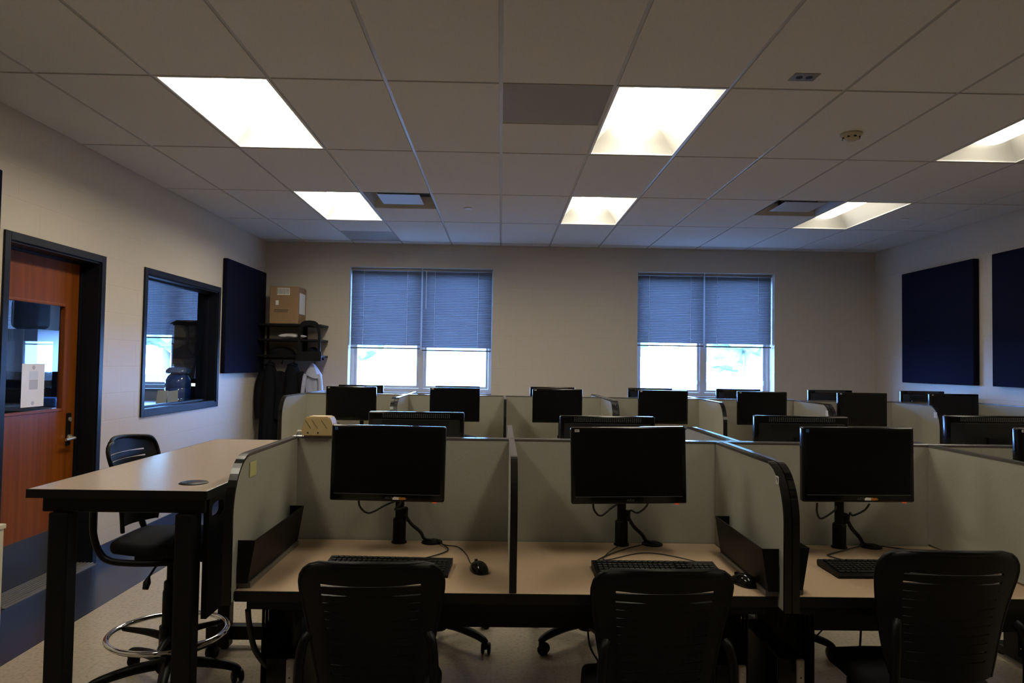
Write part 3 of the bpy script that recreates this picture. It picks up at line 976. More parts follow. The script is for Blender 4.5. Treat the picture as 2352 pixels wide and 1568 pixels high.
# ------------------------------------------------------------------ monitors
def monitor(loc, rotz, lb, roll=0.0, pole_dx=0.0, base_z=0.738, stickers=(), group=None, logo=True, pole_back=.20, cables=None, zc=1.098, w_=0.449, h_=0.300):
    """local: screen faces -Y, screen centre at (0, 0, zc); loc is on the desk"""
    t = thing('monitor', lb, 'monitor', (loc[0], loc[1], base_z), rotz, group)
    hw, hh = w_ / 2, h_ / 2
    zl = zc - base_z
    R = Matrix.Translation((0, 0, zl)) @ Matrix.Rotation(roll, 4, 'Y')
    b = MB()
    b.box(-hw, hw, -.012, .022, -hh, hh, 0.007, 3)
    sx, sz0, sz1 = hw - .016, -hh + .030, hh - .016
    bo = b.xform(R).build('bezel', M['gloss'], t, 40, True)
    MB().box(-sx, sx, -.0128, -.0118, sz0, sz1).xform(R).build('screen', M['screen'], t, None, True)
    k = MB()
    k.prism([(-hw + .02, .022), (hw - .02, .022), (hw - .07, .052), (-hw + .07, .052)], 2, -hh + .02, hh - .035)
    ko = k.xform(R).build('back_shell', M['monback'], t, None, True)
    v = MB()
    for r in range(3):
        for c in range(34):
            xx = -hw + .07 + c * (w_ - .14) / 33
            v.box(xx - .0022, xx + .0022, .0215, .0235, hh - .012 - r * .007, hh - .009 - r * .007)
    v.xform(R).build('vent_slots', M['line'], ko, None, True)
    if logo:
        MB().box(-sx, sx, -.0126, -.0119, sz0 - .0022, sz0 - .0008).xform(R).build('trim_line', M['line'], t, None, True)
        tm = text_mesh('ASUS', 0.013, 'logo', M['logo'], t, (0, 0, 0), (0, 0, 0), 0.25)
        tm.matrix_local = R @ Matrix.Translation((0.005, -.0125, -hh + .014)) @ Matrix.Rotation(PI / 2, 4, 'X')
        MB().box(hw - .046, hw - .030, -.009, .0, -hh - .0035, -hh - .0002, .001).xform(R).build('power_light', M['led'], t, None, True)
    if 'blue' in stickers:
        MB().box(-hw + .013, -hw + .025, -.0134, -.0126, hh - .020, hh - .008).xform(R).build('blue_sticker', M['blue_st'], t, None, True)
    if 'white' in stickers:
        so = MB().box(-hw + .016, -hw + .034, -.0134, -.0126, hh - .017, hh - .007).xform(R).build('asset_label', M['white_st'], t, None, True)
        im = MB()
        for q in range(4):
            im.box(-hw + .018 + q * .0035, -hw + .020 + q * .0035, -.0137, -.0133, hh - .0145 - (q % 2) * .001, hh - .0092)
        im.xform(R).build('print', M['ink'], so, None, True)
    if 'orange' in stickers:
        so = MB().prism([(.022, -hh + .008), (.060, -hh + .008), (.060, -hh + .017), (.028, -hh + .019), (.022, -hh + .015)], 1, -.0140, -.0126).xform(R).build('tag', M['paper'], t, None, True)
        MB().prism([(.046, -hh + .0078), (.072, -hh + .009), (.075, -hh + .012), (.070, -hh + .017), (.046, -hh + .0175)], 1, -.0144, -.0128).xform(R).build('tag_tip', M['orange'], so, None, True)
    # stand: pole on a round foot collar with an arm to the panel
    p = MB()
    pb = pole_back
    p.tube([(pole_dx, pb, 0.02), (pole_dx, pb, zl + .05)], 0.0185, 18)
    p.build('pole', M['plastic'], t, 40, True)
    p = MB()
    p.lathe([(0, 0.0), (.032, 0.0), (.032, .004), (.027, .006), (.027, .095), (.024, .10), (0, .10)], (pole_dx, pb, .001), 22)
    p.box(pole_dx + .006, pole_dx + .034, pb - .014, pb + .014, .10, .145, .006)
    p.build('collar', M['plastic'], t, 40, True)
    p = MB()
    p.box(-.05, .05, .052, .064, zl - .05, zl + .05, .003)
    p.tube([(0, .062, zl), (pole_dx * .5, (pb + .06) / 2, zl), (pole_dx, pb, zl)], 0.016, 10)
    p.build('arm', M['plastic'], t, 40, True)
    if cables:
        for path in cables:
            MB().tube(smooth_path(path, 6), 0.0042, 7).build('monitor_cable', M['cable'], t, 60, True)
    return t


def cabs(s1, s2, pdx, gdx):
    """two leads hanging from the panel to the pole, one on down to the cable cover; local coords"""
    return [
        [(s1, .04, .215), (s1 + .004, .05, .175), (s1 + .035, .08, .145), (pdx - .05, .14, .165), (pdx - .018, .19, .172)],
        [(s2, .04, .215), (s2 - .01, .06, .185), (s2 - .035, .10, .155), (pdx + .032, .17, .15), (pdx + .03, .18, .12), (pdx + .035, .185, .09)],
        [(pdx + .028, .18, .12), (pdx + .05, .185, .085), (pdx + .09, .20, .045), (gdx - .03, .205, .018), (gdx, .205, .010)],
        [(pdx + .024, .185, .12), (pdx + .045, .19, .080), (pdx + .085, .205, .040), (gdx - .035, .21, .014), (gdx - .01, .212, .010)],
    ]


monitor((-0.408, 2.75, 0), 0, 'black monitor with blue corner sticker and orange tag, leftmost in front row', math.radians(.6), .020, stickers=('blue', 'orange'), zc=1.093, h_=.292, w_=.443, cables=cabs(-.12, .05, .02, .155), group='front-row monitors')
monitor((0.528, 2.75, 0), math.radians(-1.5), 'black monitor with a white corner label, second in front row', math.radians(-1.4), .006, stickers=('white',), zc=1.098, h_=.298, w_=.449, cables=cabs(-.13, .09, .006, .145), group='front-row monitors')
monitor((1.432, 2.75, 0), 0, 'black monitor with blue sticker and orange tag right of the number 9 panel', math.radians(-.5), .026, stickers=('blue', 'orange'), zc=1.113, h_=.292, w_=.441, cables=cabs(-.14, .07, .026, .165), group='front-row monitors')
monitor((2.288, 2.75, 0), 0, 'black monitor with white label cut off by the right photo edge', 0, .0, stickers=('white',), zc=1.116, h_=.300, cables=cabs(-.13, .08, .0, .15), group='front-row monitors')
for k, (x, zc_, lb) in enumerate(((-.372, 1.103, 'back of a black monitor behind the leftmost front monitor'), (.535, 1.096, 'back of a black monitor with vented top behind the second front monitor'),
                                 (1.463, 1.110, 'back of a black monitor behind the third front monitor'), (2.385, 1.124, 'back of a black monitor at the right edge behind the fourth front monitor'))):
    monitor((x, 3.35, 0), PI, lb, 0, 0.0, group='monitors on the far side of the front partition', logo=False, zc=zc_, pole_back=.22, w_=.452)
ORD = ('first', 'second', 'third', 'fourth', 'fifth', 'sixth', 'seventh')
for k, x in enumerate((-1.297, -.380, .533, 1.477, 2.366, 3.27, 4.10)):
    monitor((x, 6.25, 0), 0, 'black far-row monitor facing the camera, %s from the left' % ORD[k], 0, (-.05 if k % 2 else .05), stickers=('white',), group='far-row monitors', logo=False, zc=1.118 + .0025 * k, pole_back=.24, w_=.444)
for k, x in enumerate((-1.379, -.409, .549, 1.54, 2.439, 3.376, 4.323)):
    monitor((x, 7.10, 0), PI, 'back of a black window-row monitor beyond the far partition, %s from left' % ORD[k], 0, 0, group='window-row monitors', logo=False, zc=1.106 + .004 * k, pole_back=.22)


# ------------------------------------------------------------------ keyboards and mice
def keyboard(x, y, rot, lb, cable):
    t = thing('keyboard', lb, 'keyboard', (x, y, .738), rot, 'front-row keyboards')
    MB().prism([(-.083, .002), (.083, .002), (.086, .020), (.078, .025), (-.078, .014), (-.084, .010)], 0, -.226, .226).build('case', M['plastic'], t, 30, True)
    kb = MB()
    def key(cx, cy, sx, sy=.0155):
        z = .0195 + (cy / .14) * .011
        kb.box(cx - sx / 2, cx + sx / 2, cy - sy / 2, cy + sy / 2, z - .004, z + .0055, .0015, 1)
    for r in range(6):
        yy = .058 - r * .0215 - (.004 if r else 0)
        xs = -.213
        if r == 5:
            for sx in (.024, .02, .024, .108, .024, .02, .02, .024):
                key(xs + sx / 2, yy, sx - .0025)
                xs += sx
        else:
            n = 15 if r else 13
            for c in range(n):
                sx = .0186 if r else .0205
                key(xs + sx / 2 + (0 if r else .003 * (c // 4)), yy, sx - .0025)
                xs += sx
        for c in range(3):
            if r in (0, 1, 2) or (r == 4 and c == 1) or r == 5:
                key(.083 + c * .0186, yy, .016)
        for c in range(4):
            if r:
                key(.147 + c * .0186, yy, .016)
    kb.build('keys', M['key'], t, None, True)
    MB().tube([Vector(p) for p in smooth_path(cable, 8)], 0.0026, 6).build('keyboard_cable', M['cable'], t, 60, True)
    return t


keyboard(-.372, 2.562, math.radians(-2), 'black keyboard at the left front seat, behind the left chair', [(.07, .074, .012), (.10, .13, .004), (.17, .22, .004), (.185, .29, .004), (.13, .385, .010)])
keyboard(.598, 2.547, 0, 'black keyboard at the second front seat, behind the second chair', [(-.02, .074, .012), (-.07, .115, .004), (-.18, .115, .004), (-.19, .16, .004), (-.08, .30, .004), (.055, .395, .010)])
keyboard(1.468, 2.60, math.radians(1), 'black keyboard at the right front seat, beside the thick panel', [(-.05, .074, .012), (-.08, .13, .004), (-.12, .20, .004), (-.09, .24, .004), (.11, .355, .010)])


def mouse(x, y, rot, lb, cable):
    t = thing('computer_mouse', lb, 'mouse', (x, y, .7375), rot, 'front-row mice')
    def body(u, v):
        a = 2 * PI * u
        th_ = v * PI / 2
        yy = math.sin(a) * .056 * math.cos(th_)
        xx = math.cos(a) * (.034 - .004 * math.cos(a * 2)) * math.cos(th_) * (1 - .10 * math.sin(a))
        return (xx, yy, .001 + .036 * math.sin(th_) * (1 - .25 * (yy / .056)))
    m = MB().grid(body, 24, 8)
    bmesh.ops.remove_doubles(m.bm, verts=m.bm.verts, dist=1e-5)
    m.bm.faces.new([v for v in m.bm.verts if abs(v.co.z - .001) < 1e-5][::-1]) if False else None
    bmesh.ops.recalc_face_normals(m.bm, faces=m.bm.faces)
    m.build('shell', M['gloss'], t, 60, True)
    MB().lathe([(0, -.004), (.009, -.004), (.009, .004), (0, .004)], (0, .030, .026), 14, Matrix.Rotation(PI / 2, 4, 'Y')).build('scroll_wheel', M['plastic'], t, 40, True)
    MB().tube(smooth_path(cable, 8), 0.002, 6).build('mouse_cable', M['cable'], t, 60, True)
    return t


mouse(-.045, 2.56, math.radians(20), 'black mouse on the left front desk beside the thin divider', [(-.003, .054, .012), (-.0, .10, .003), (.02, .22, .003), (.02, .33, .003), (-.02, .375, .003), (-.045, .42, .008)])
mouse(.905 - .03, 2.44, math.radians(25), 'black mouse beside the black tray and the number 9 panel', [(-.003, .054, .012), (.0, .10, .003), (.03, .25, .003), (-.02, .40, .003), (-.10, .46, .003), (-.28, .43, .003), (-.30, .56, .003), (.03, .60, .008)][:6] + [(-.23, .50, .003), (-.10, .59, .008)])

tag(MB().tube(smooth_path([(1.62, 2.965, .744), (1.75, 2.90, .7402), (1.80, 2.80, .7402), (1.92, 2.72, .7402)][:3] + [(1.845, 2.72, .7402)], 8), .0024, 6).build('mouse_cable', M['cable'], None, 60), 'thin black cable on the right front desk behind the third chair', 'cable')


# ------------------------------------------------------------------ paper trays on the panels
def tray(xw, s, y0, y1, lb):
    """hangs on a panel face at xw, opening towards s (+1/-1 in x)"""
    t = thing('file_tray', lb, 'file tray', (xw + s * .035, (y0 + y1) / 2, .752), 0, 'black file trays on the panels')
    zb, zt_ = .756, .895
    a = xw + s * .0015
    prof = lambda off: [(a, zb), (xw + s * .036, zb), (xw + s * .058, zt_), (xw + s * .055, zt_), (xw + s * .033, zb + .004), (a, zb + .004)]
    m = MB()
    pts = [(p[0], p[1]) for p in prof(0)]
    # channel cross-section in x/z, swept along y, with closed ends
    V0 = [m.bm.verts.new((p[0], y0, p[1])) for p in pts]
    V1 = [m.bm.verts.new((p[0], y1, p[1])) for p in pts]
    n = len(pts)
    for i in range(n):
        m.bm.faces.new((V0[i], V0[(i + 1) % n], V1[(i + 1) % n], V1[i]))
    m.bm.faces.new(V0[::-1])
    m.bm.faces.new(V1)
    bmesh.ops.recalc_face_normals(m.bm, faces=m.bm.faces)
    m.build('trough', M['plastic'], t)
    for ya, yb_ in ((y0, y0 + .003), (y1 - .003, y1)):
        MB().prism([(a, zb), (xw + s * .036, zb), (xw + s * .058, zt_), (a, zt_)], 1, ya - .0001, yb_ + .0001).build('end_cap', M['plastic'], t)
    MB().box(min(a, xw + s * .042), max(a, xw + s * .042), y0 + .01, y1 - .01, .7385, zb - .0002).build('foot_strip', mat('clear_plastic_foot', (0.12, 0.11, 0.10), 0.2), t)
    return t


tray(-.830, 1, 2.33, 2.90, 'long black file tray on the left end panel of the front row')
tray(.945, -1, 2.30, 2.80, 'long black file tray on the left face of the number 9 panel')
tray(.995, 1, 2.32, 2.80, 'black file tray on the right face of the number 9 panel')

# beige box on the partition corner
t = thing('plastic_box', 'small yellowed beige plastic box with vent slits on the partition corner', 'plastic box', (-.745, YS, ZP))
b = MB()
b.prism([(-.808, ZP + .001), (-.682, ZP + .001), (-.676, ZP + .02), (-.690, ZP + .076), (-.700, ZP + .084), (-.790, ZP + .084), (-.800, ZP + .078), (-.814, ZP + .02)], 1, YS - .045, YS + .045)
bmesh.ops.bevel(b.bm, geom=b.bm.edges[:], offset=.005, segments=2, affect='EDGES')
b.build('shell', M['beige'], t, 40)
sl = MB()
for cx in (-.786, -.757, -.718):
    for k in range(9):
        zz = ZP + .034 + k * .004
        xx = cx + (.012 - k * .0028)
        sl.box(xx - .0008, xx + .0008, YS - .0458, YS - .0445, zz, zz + .0042)
sl.build('vent_slits', M['ink'], t)
for cx in (-.785, -.742):
    MB().lathe([(0, 0), (.0035, 0), (.0035, .002), (0, .002)], (cx, YS - .0445, ZP + .016), 12, Matrix.Rotation(PI / 2, 4, 'X')).build('screw_hole', M['ink'], t)
MB().box(-.836, -.812, YS - .03, YS - .012, ZP + .016, ZP + .024, .002).build('plug', M['paper'], t)
MB().tube(smooth_path([(-.828, YS - .03, ZP + .016), (-.834, YS - .034, ZP + .004), (-.826, YS - .036, ZP - .006), (-.814, YS - .034, ZP - .004), (-.806, YS - .04, ZP + .006)], 6), .0016, 6).build('thin_wire', M['line'], t)


# ------------------------------------------------------------------ chairs
def chair(loc, rotz, lb, dz=0.0, foot_ring=False, base_rot=0.0, group='black slotted task chairs', cat='office chair', name='task_chair'):
    """local: sitter faces +Y"""
    t = thing(name, lb, cat, loc, rotz, group)
    sz = .46 + dz
    zb, zt_ = .515 + dz, .905 + dz
    slots = [zt_ - .058 - k * .0275 for k in range(11)]
    sh = {s_: (.0036 if k < 2 else (.0028 if k > 8 else .0016)) for k, s_ in enumerate(slots)}
    zz = [zb]
    for s_ in sorted(slots):
        zz += [s_ - sh[s_], s_ + sh[s_]]
    zz += [zt_ - .034, zt_ - .018, zt_ - .007, zt_]
    zz = sorted(zz)
    slot_rows = {zz.index(s_ - sh[s_]) for s_ in slots}
    us = [-1, -.97, -.9, -.82, -.70, -.5, -.25, 0, .25, .5, .70, .82, .9, .97, 1]
    m = MB()

    def halfw(z):
        f = (z - zb) / (zt_ - zb)
        wd = .150 + .062 * min(1, f * 1.25) ** .8
        if z > zt_ - .055:
            q = (z - (zt_ - .055)) / .055
            wd -= .055 * (1 - math.sqrt(max(0, 1 - q * q)))
        return wd

    def P(u, z):
        f = (z - zb) / (zt_ - zb)
        yy = -.19 - .055 * f ** 1.2 - .035 * math.sin(f * PI) * -.6 + .045 * u * u
        top = .012 * (1 - u * u) * max(0, (f - .8) / .2)
        dzs = 0.0
        for s_ in slots:
            if abs(abs(z - s_) - sh[s_]) < 1e-6:
                dzs = (s_ - z) * (1 - (.16 + .84 * min(1, max(0, (abs(u) - .30) / .4))))
        return (u * halfw(z), yy - .010 * (1 - u * u), z + top + dzs)
    V = [[m.bm.verts.new(P(u, z)) for u in us] for z in zz]
    for j in range(len(zz) - 1):
        for i in range(len(us) - 1):
            if j in slot_rows and 3 < i + .5 and abs(us[i] + us[i + 1]) / 2 < .76 and 3 <= i <= 10:
                continue
            m.bm.faces.new((V[j][i], V[j][i + 1], V[j + 1][i + 1], V[j + 1][i]))
    bmesh.ops.recalc_face_normals(m.bm, faces=m.bm.faces)
    bmesh.ops.solidify(m.bm, geom=m.bm.faces[:], thickness=.007)
    m.build('backrest', M['plastic'], t, 50, True)
    # rolled rim on top and down both sides
    rim = [P(-1, z) for z in zz] + [P(u, zt_) for u in us[1:-1]] + [P(1, z) for z in zz[::-1]]
    MB().tube(rim, .0095, 8).build('back_rim', M['plastic'], t, 60, True)
    # side loops joining back and seat
    for s in (-1, 1):
        pts = [(s * .176, -.222, .705 + dz), (s * .188, -.238, .685 + dz), (s * .195, -.25, .62 + dz), (s * .198, -.24, .50 + dz), (s * .200, -.19, .415 + dz), (s * .195, -.08, .395 + dz), (s * .17, .08, .395 + dz), (s * .10, .14, .40 + dz)]
        MB().tube(smooth_path(pts, 6), .0145, 10).build('side_frame', M['plastic'], t, 60, True)
    st = MB()
    st.box(-.205, .205, -.20, .25, sz - .045, sz + .012, .022, 4)
    bmesh.ops.subdivide_edges(st.bm, edges=st.bm.edges[:], cuts=2, use_grid_fill=True)
    for v in st.bm.verts:
        if v.co.y > .15:
            v.co.z -= (v.co.y - .15) * .35
        f_ = max(0, (abs(v.co.y - .03) - .07) / .15)
        v.co.x *= 1 - .16 * min(1, f_) ** 2 - (.06 if v.co.y < -.1 else 0)
        v.co.z += .012 * (1 - (v.co.x / .225) ** 2)
    st.build('seat', M['cushion'], t, 50, True)
    MB().box(-.10, .10, -.12, .12, sz - .085, sz - .046, .01).build('mechanism', M['plastic'], t, 40, True)
    lv = MB()
    lv.tube(smooth_path([(.09, .02, sz - .07), (.15, .01, sz - .085), (.20, .0, sz - .12)], 5), .005, 8)
    lv.tube([(.20, 0, sz - .12), (.215, 0, sz - .14), (.228, 0, sz - .165)], [.006, .016, .012], 10)
    lv.build('height_lever', M['plastic'], t, 50, True)
    c = MB()
    c.lathe([(0, .07), (.03, .07), (.03, .30 if dz < .15 else .42), (.026, .305 if dz < .15 else .43), (.026, .0 + sz - .20), (.015, sz - .19), (.015, sz - .085), (0, sz - .085)], (0, 0, 0), 18)
    c.build('column', M['plastic'], t, 40, True)
    hub = MB()
    hub.lathe([(0, .062), (.045, .062), (.052, .075), (.050, .115), (.034, .135), (0, .135)], (0, 0, 0), 20)
    hub.build('hub', M['plastic'], t, 40, True)
    for k in range(5):
        a = base_rot + 2 * PI * k / 5
        dx, dy = math.cos(a), math.sin(a)
        leg = MB()
        ps = [(.03 * dx, .03 * dy, .098), (.14 * dx, .14 * dy, .100), (.25 * dx, .25 * dy, .088), (.305 * dx, .305 * dy, .074), (.322 * dx, .322 * dy, .060)]
        leg.tube(smooth_path(ps, 4), [.026 - .011 * q / 16 for q in range(17)], 10)
        lo = leg.build('base_leg', M['plastic'], t, 50, True)
        cs = MB()
        ca = a + .6 + k
        cx, cy = .322 * dx, .322 * dy
        ex, ey = math.cos(ca), math.sin(ca)
        rot = Matrix.Rotation(ca, 4, 'Z') @ Matrix.Rotation(PI / 2, 4, 'Y')
        ox, oy = -ey * .018, ex * .018
        for off in (-.016, .016):
            cs.lathe([(0, -.009), (.022, -.009), (.0285, -.005), (.0285, .005), (.022, .009), (0, .009)], (cx + ox + ex * off, cy + oy + ey * off, .0290), 20, rot)
        cs.tube([(cx, cy, .066), (cx, cy, .030)], .009, 10)
        cs.build('caster', M['plastic'], lo, 40, True)
    if foot_ring:
        zr = .235
        MB().tube([(.25 * math.cos(2 * PI * q / 48), .25 * math.sin(2 * PI * q / 48), zr) for q in range(48)], .0125, 12, True).build('foot_ring', M['chrome'], t, 60, True)
        for q in range(3):
            a = 2.35 + 2 * PI * q / 3
            sp = MB()
            sp.tube(smooth_path([(.03 * math.cos(a), .03 * math.sin(a), zr - .02), (.12 * math.cos(a), .12 * math.sin(a), zr - .012), (.248 * math.cos(a), .248 * math.sin(a), zr - .012)], 4), [.020 - .009 * k / 8 for k in range(9)], 10)
            sp.build('ring_spoke', M['plastic'], t, 50, True)
        MB().lathe([(.028, zr - .06), (.04, zr - .06), (.04, zr + .03), (.028, zr + .03)], (0, 0, 0), 18).build('ring_collar', M['plastic'], t, 40, True)
    return t


chair((-.362, 2.33, 0), math.radians(2), 'black slotted chair pushed up to the left front desk', -.025, base_rot=.6)
chair((.520, 2.33, 0), math.radians(2), 'black slotted chair at the second front seat, left of panel 9', -.037, base_rot=1.0)
chair((1.405, 2.33, 0), math.radians(-1), 'black slotted chair at lower right, in front of the third monitor', .028, base_rot=.9)
chair((-.29, 3.82, 0), PI, 'black chair behind the front partition, its rounded top just showing', .16, base_rot=2.51)
chair((.51, 3.84, 0), PI, 'black chair beyond the front desk, legs showing left of the second front chair', .0, base_rot=.63)
chair((1.49, 3.80, 0), PI, 'black chair beyond the right front desk, one caster leg showing under it', .0, base_rot=2.51)
chair((-1.48, 3.28, 0), -PI / 2, 'tall black drafting chair with chrome foot ring under the high table', .205, True, base_rot=1.60, group='tall drafting chairs', name='drafting_chair', cat='drafting chair')

# ------------------------------------------------------------------ high table at the left
TX0, TX1, TY0, TY1, TZ = -1.472, -.902, 2.255, 3.74, 1.067
t = thing('high_table', 'counter-height table with beige top and black legs left of the desks', 'table', ((TX0 + TX1) / 2, (TY0 + TY1) / 2, 0))
MB().box(TX0 + .004, TX1 - .004, TY0 + .004, TY1 - .004, TZ - .026, TZ, .001).build('tabletop', M['lamt'], t)
e = MB()
e.ring_prism([(TX0, TY0), (TX1, TY0), (TX1, TY1), (TX0, TY1)], [(TX0 + .0038, TY0 + .0038), (TX1 - .0038, TY0 + .0038), (TX1 - .0038, TY1 - .0038), (TX0 + .0038, TY1 - .0038)], 2, TZ - .028, TZ - .0004)
e.build('edge_band', M['tedge'], t)
ap = MB()
ap.box(TX0 + .033, TX1 - .02, TY0 + .03, TY0 + .05, .99, TZ - .027, .004).box(TX0 + .033, TX1 - .02, TY1 - .05, TY1 - .03, .99, TZ - .027, .004).box(TX0 + .033, TX0 + .05, TY0 + .05, TY1 - .05, .99, TZ - .027)
ap.build('apron', M['steel'], t)
for lx in (TX0 + .062, TX1 - .108):
    for ly in (TY0 + .015, TY1 - .08):
        MB().box(lx, lx + .062, ly, ly + .062, .012, .99, .006).lathe([(0, 0), (.02, 0), (.02, .012), (0, .012)], (lx + .031, ly + .031, 0), 14).build('leg', M['steel'], t)
MB().box(-1.475, -.93, 3.68, 3.735, .045, .115, .004).build('foot_rail', M['steel'], t)
outer, inner = [], []
for k in range(16):
    a = 2 * PI * k / 16
    cy, cz = 2.40, .985
    ca, sa = math.cos(a), math.sin(a)
    q = max(abs(ca), abs(sa))
    inner.append((cy + .050 * math.copysign(abs(ca) ** .7, ca), cz + .026 * math.copysign(abs(sa) ** .7, sa)))
    py = (2.35 - .022 if ca < 0 else 3.65)
    ys, zs = ca / q, sa / q
    outer.append((2.328 if ys <= -.999 else (3.65 if ys >= .999 else cy + (ys * (.07 if ys < 0 else 1.2))), 1.038 if zs >= .999 else (.64 if zs <= -.999 else cz + zs * (.05 if zs > 0 else .34))))
MB().ring_prism(outer, inner, 0, TX1 - .04, TX1 - .022).build('side_panel', M['steel'], t)
MB().lathe([(0, .004), (.043, .004), (.047, .001), (.047, .0002), (0, .0002)], (-1.008, 2.40, TZ), 28).build('cable_cover', M['plastic'], t, 40)

# ------------------------------------------------------------------ computers and cables under the desks
def tower(x0, x1, y0, y1, z0, z1, lb, strip='right'):
    t = thing('desktop_computer', lb, 'computer', ((x0 + x1) / 2, (y0 + y1) / 2, z0), 0, 'computers under the front desks')
    MB().box(x0, x1, y0 + .012, y1, z0, z1, .004).build('case', M['plastic'], t, 40)
    sa, sb = (x1 - .028, x1) if strip == 'right' else (x0, x0 + .028)
    MB().box(x0, sa if strip == 'right' else x1, y0, y0 + .0118, z0, z1, .003).build('front_panel', M['gloss'], t, 40)
    s_ = MB().box(sa + .0005, sb, y0 - .006, y0 + .0115, z0 + .004, z1 - .002, .006, 3).build('silver_strip', M['silver'], t, 40)
    xm = (sa + sb) / 2
    p = MB()
    p.box(xm - .004, xm + .004, y0 - .0068, y0 - .0055, z1 - .096, z1 - .078, .001).box(xm - .004, xm + .004, y0 - .0068, y0 - .0055, z1 - .128, z1 - .110, .001)
    p.lathe([(0, 0), (.003, 0), (.003, .001), (0, .001)], (xm, y0 - .0055, z1 - .062), 12, Matrix.Rotation(PI / 2, 4, 'X'))
    p.build('usb_port', M['ink'], s_)
    MB().lathe([(0, 0), (.003, 0), (.003, .001), (0, .001)], (xm, y0 - .0055, z1 - .03), 12, Matrix.Rotation(PI / 2, 4, 'X')).build('power_button', M['white'], s_)
    return t


tower(-.755, -.660, 2.42, 2.82, 0.0, .477, 'black computer with silver strip under the left front desk')
tower(.775, .880, 2.42, 2.82, 0.0, .470, 'black computer with silver strip left of the panel 9 desk leg')
tower(.99, 1.08, 2.42, 2.80, 0.0, .492, 'black computer with silver strip right of the panel 9 desk leg')


def cable(pts, lb, r=.004, cat='cable', group='cables under the desks'):
    return tag(MB().tube(smooth_path(pts, 8), r, 8).build('cable', M['cable'], None, 60), lb, cat, group)


cable([(-.80, 2.36, .66), (-.80, 2.38, .60), (-.79, 2.42, .50), (-.74, 2.46, .42), (-.66, 2.50, .40)], 'ribbed black hose looping under the left end of the front desk', .010)
cable([(.40, 2.93, .40), (.41, 2.9, .33), (.46, 2.86, .25), (.50, 2.82, .12), (.53, 2.8, .004)], 'black cable crossing under the second front desk, leaning right')
cable([(.48, 2.93, .40), (.45, 2.9, .30), (.40, 2.86, .20), (.42, 2.82, .10), (.44, 2.74, .004), (.45, 2.6, .004)], 'black cable hanging in a bend under the second front desk')
cable([(.49, 2.94, .40), (.46, 2.91, .28), (.425, 2.87, .15), (.43, 2.84, .05), (.42, 2.72, .004), (.43, 2.58, .004)], 'second black cable hanging beside the bent one under the desk')
cable([(1.10, 2.93, .40), (1.16, 2.86, .25), (1.20, 2.80, .12), (1.24, 2.76, .01), (1.30, 2.70, .004)], 'thick black cable slanting to the floor right of the panel 9 leg', .006)
cable([(1.05, 2.93, .38), (1.15, 2.9, .20), (1.20, 2.88, .04), (1.27, 2.86, .004)], 'thin black cable slanting beside the thick one under the right desk', .004)
cable([(1.10, 3.1, .16), (1.25, 3.2, .10), (1.42, 3.3, .14), (1.62, 3.35, .30), (1.75, 3.4, .42)], 'black cable swooping up behind the right front chair', .0035)
cable([(1.2, 2.8, .004), (1.35, 2.9, .004), (1.5, 3.0, .004), (1.64, 3.2, .01), (1.72, 3.3, .12), (1.76, 3.35, .3)], 'black cable along the floor beyond the right front chair', .005)
cable([(3.9, 6.55, 1.20), (4.05, 6.56, 1.21), (4.25, 6.58, 1.22), (4.38, 6.60, 1.185), (4.30, 6.58, 1.05), (4.34, 6.55, .93), (4.42, 6.5, .86)], 'looped black cable on the far partition near the right wall', .006, group=None)
cable([(4.15, 6.52, 1.10), (4.23, 6.54, 1.17), (4.33, 6.57, 1.196), (4.45, 6.60, 1.20), (4.56, 6.61, 1.205)], 'thin black cable arching over the far partition by the right wall', .004, group=None)

# ------------------------------------------------------------------ corner: coat shelf, box, coats
t = thing('coat_rack_shelf', 'black wall shelf unit with rounded end brackets in the left corner', 'shelf', (-2.48, 8.52, 1.49))
ys0, ys1 = 8.34, 8.70
for zz, nm in ((1.915, 'shelf'), (1.735, 'shelf'), (1.545, 'shelf')):
    MB().box(-2.86, -2.115, ys0, ys1, zz - .012, zz + .012, .004).build(nm, M['steel'], t)
def bracket(xc):
    o_, i_ = [], []
    for k in range(24):
        a = 2 * PI * k / 24
        ca, sa = math.cos(a), math.sin(a)
        ex = .35 if sa < 0 else .62
        o_.append((xc + .135 * math.copysign(abs(ca) ** ex, ca), 1.735 + .235 * math.copysign(abs(sa) ** ex, sa)))
        i_.append((xc + .105 * math.copysign(abs(ca) ** ex, ca), 1.735 + (.175 if sa > 0 else .215) * math.copysign(abs(sa) ** ex, sa)))
    return o_, i_
o_, i_ = bracket(-2.25)
MB().ring_prism(o_, i_, 1, ys0 - .018, ys0 - .001).build('end_bracket', M['steel'], t, 40)
MB().box(-2.40, -2.10, ys0 - .017, ys0 - .002, 1.49, 1.60, .004).build('lower_plate', M['steel'], t)
MB().box(-2.42, -2.37, ys1 - .035, ys1, 1.50, 1.915).build('upright', M['steel'], t)
MB().box(-2.86, -2.84, ys1 - .035, ys1, 1.50, 1.915).build('upright', M['steel'], t)
hr = MB().tube([(-2.85, 8.50, 1.515), (-2.11, 8.50, 1.515)], .012, 10)
hr.build('hanging_rail', M['steel'], t, 40)
for hx in (-2.75, -2.60, -2.46, -2.21):
    MB().tube(smooth_path([(hx, 8.50, 1.505), (hx, 8.47, 1.48), (hx, 8.46, 1.455), (hx, 8.43, 1.455), (hx, 8.42, 1.475)], 4), .004, 6).build('hook', M['steel'], t)

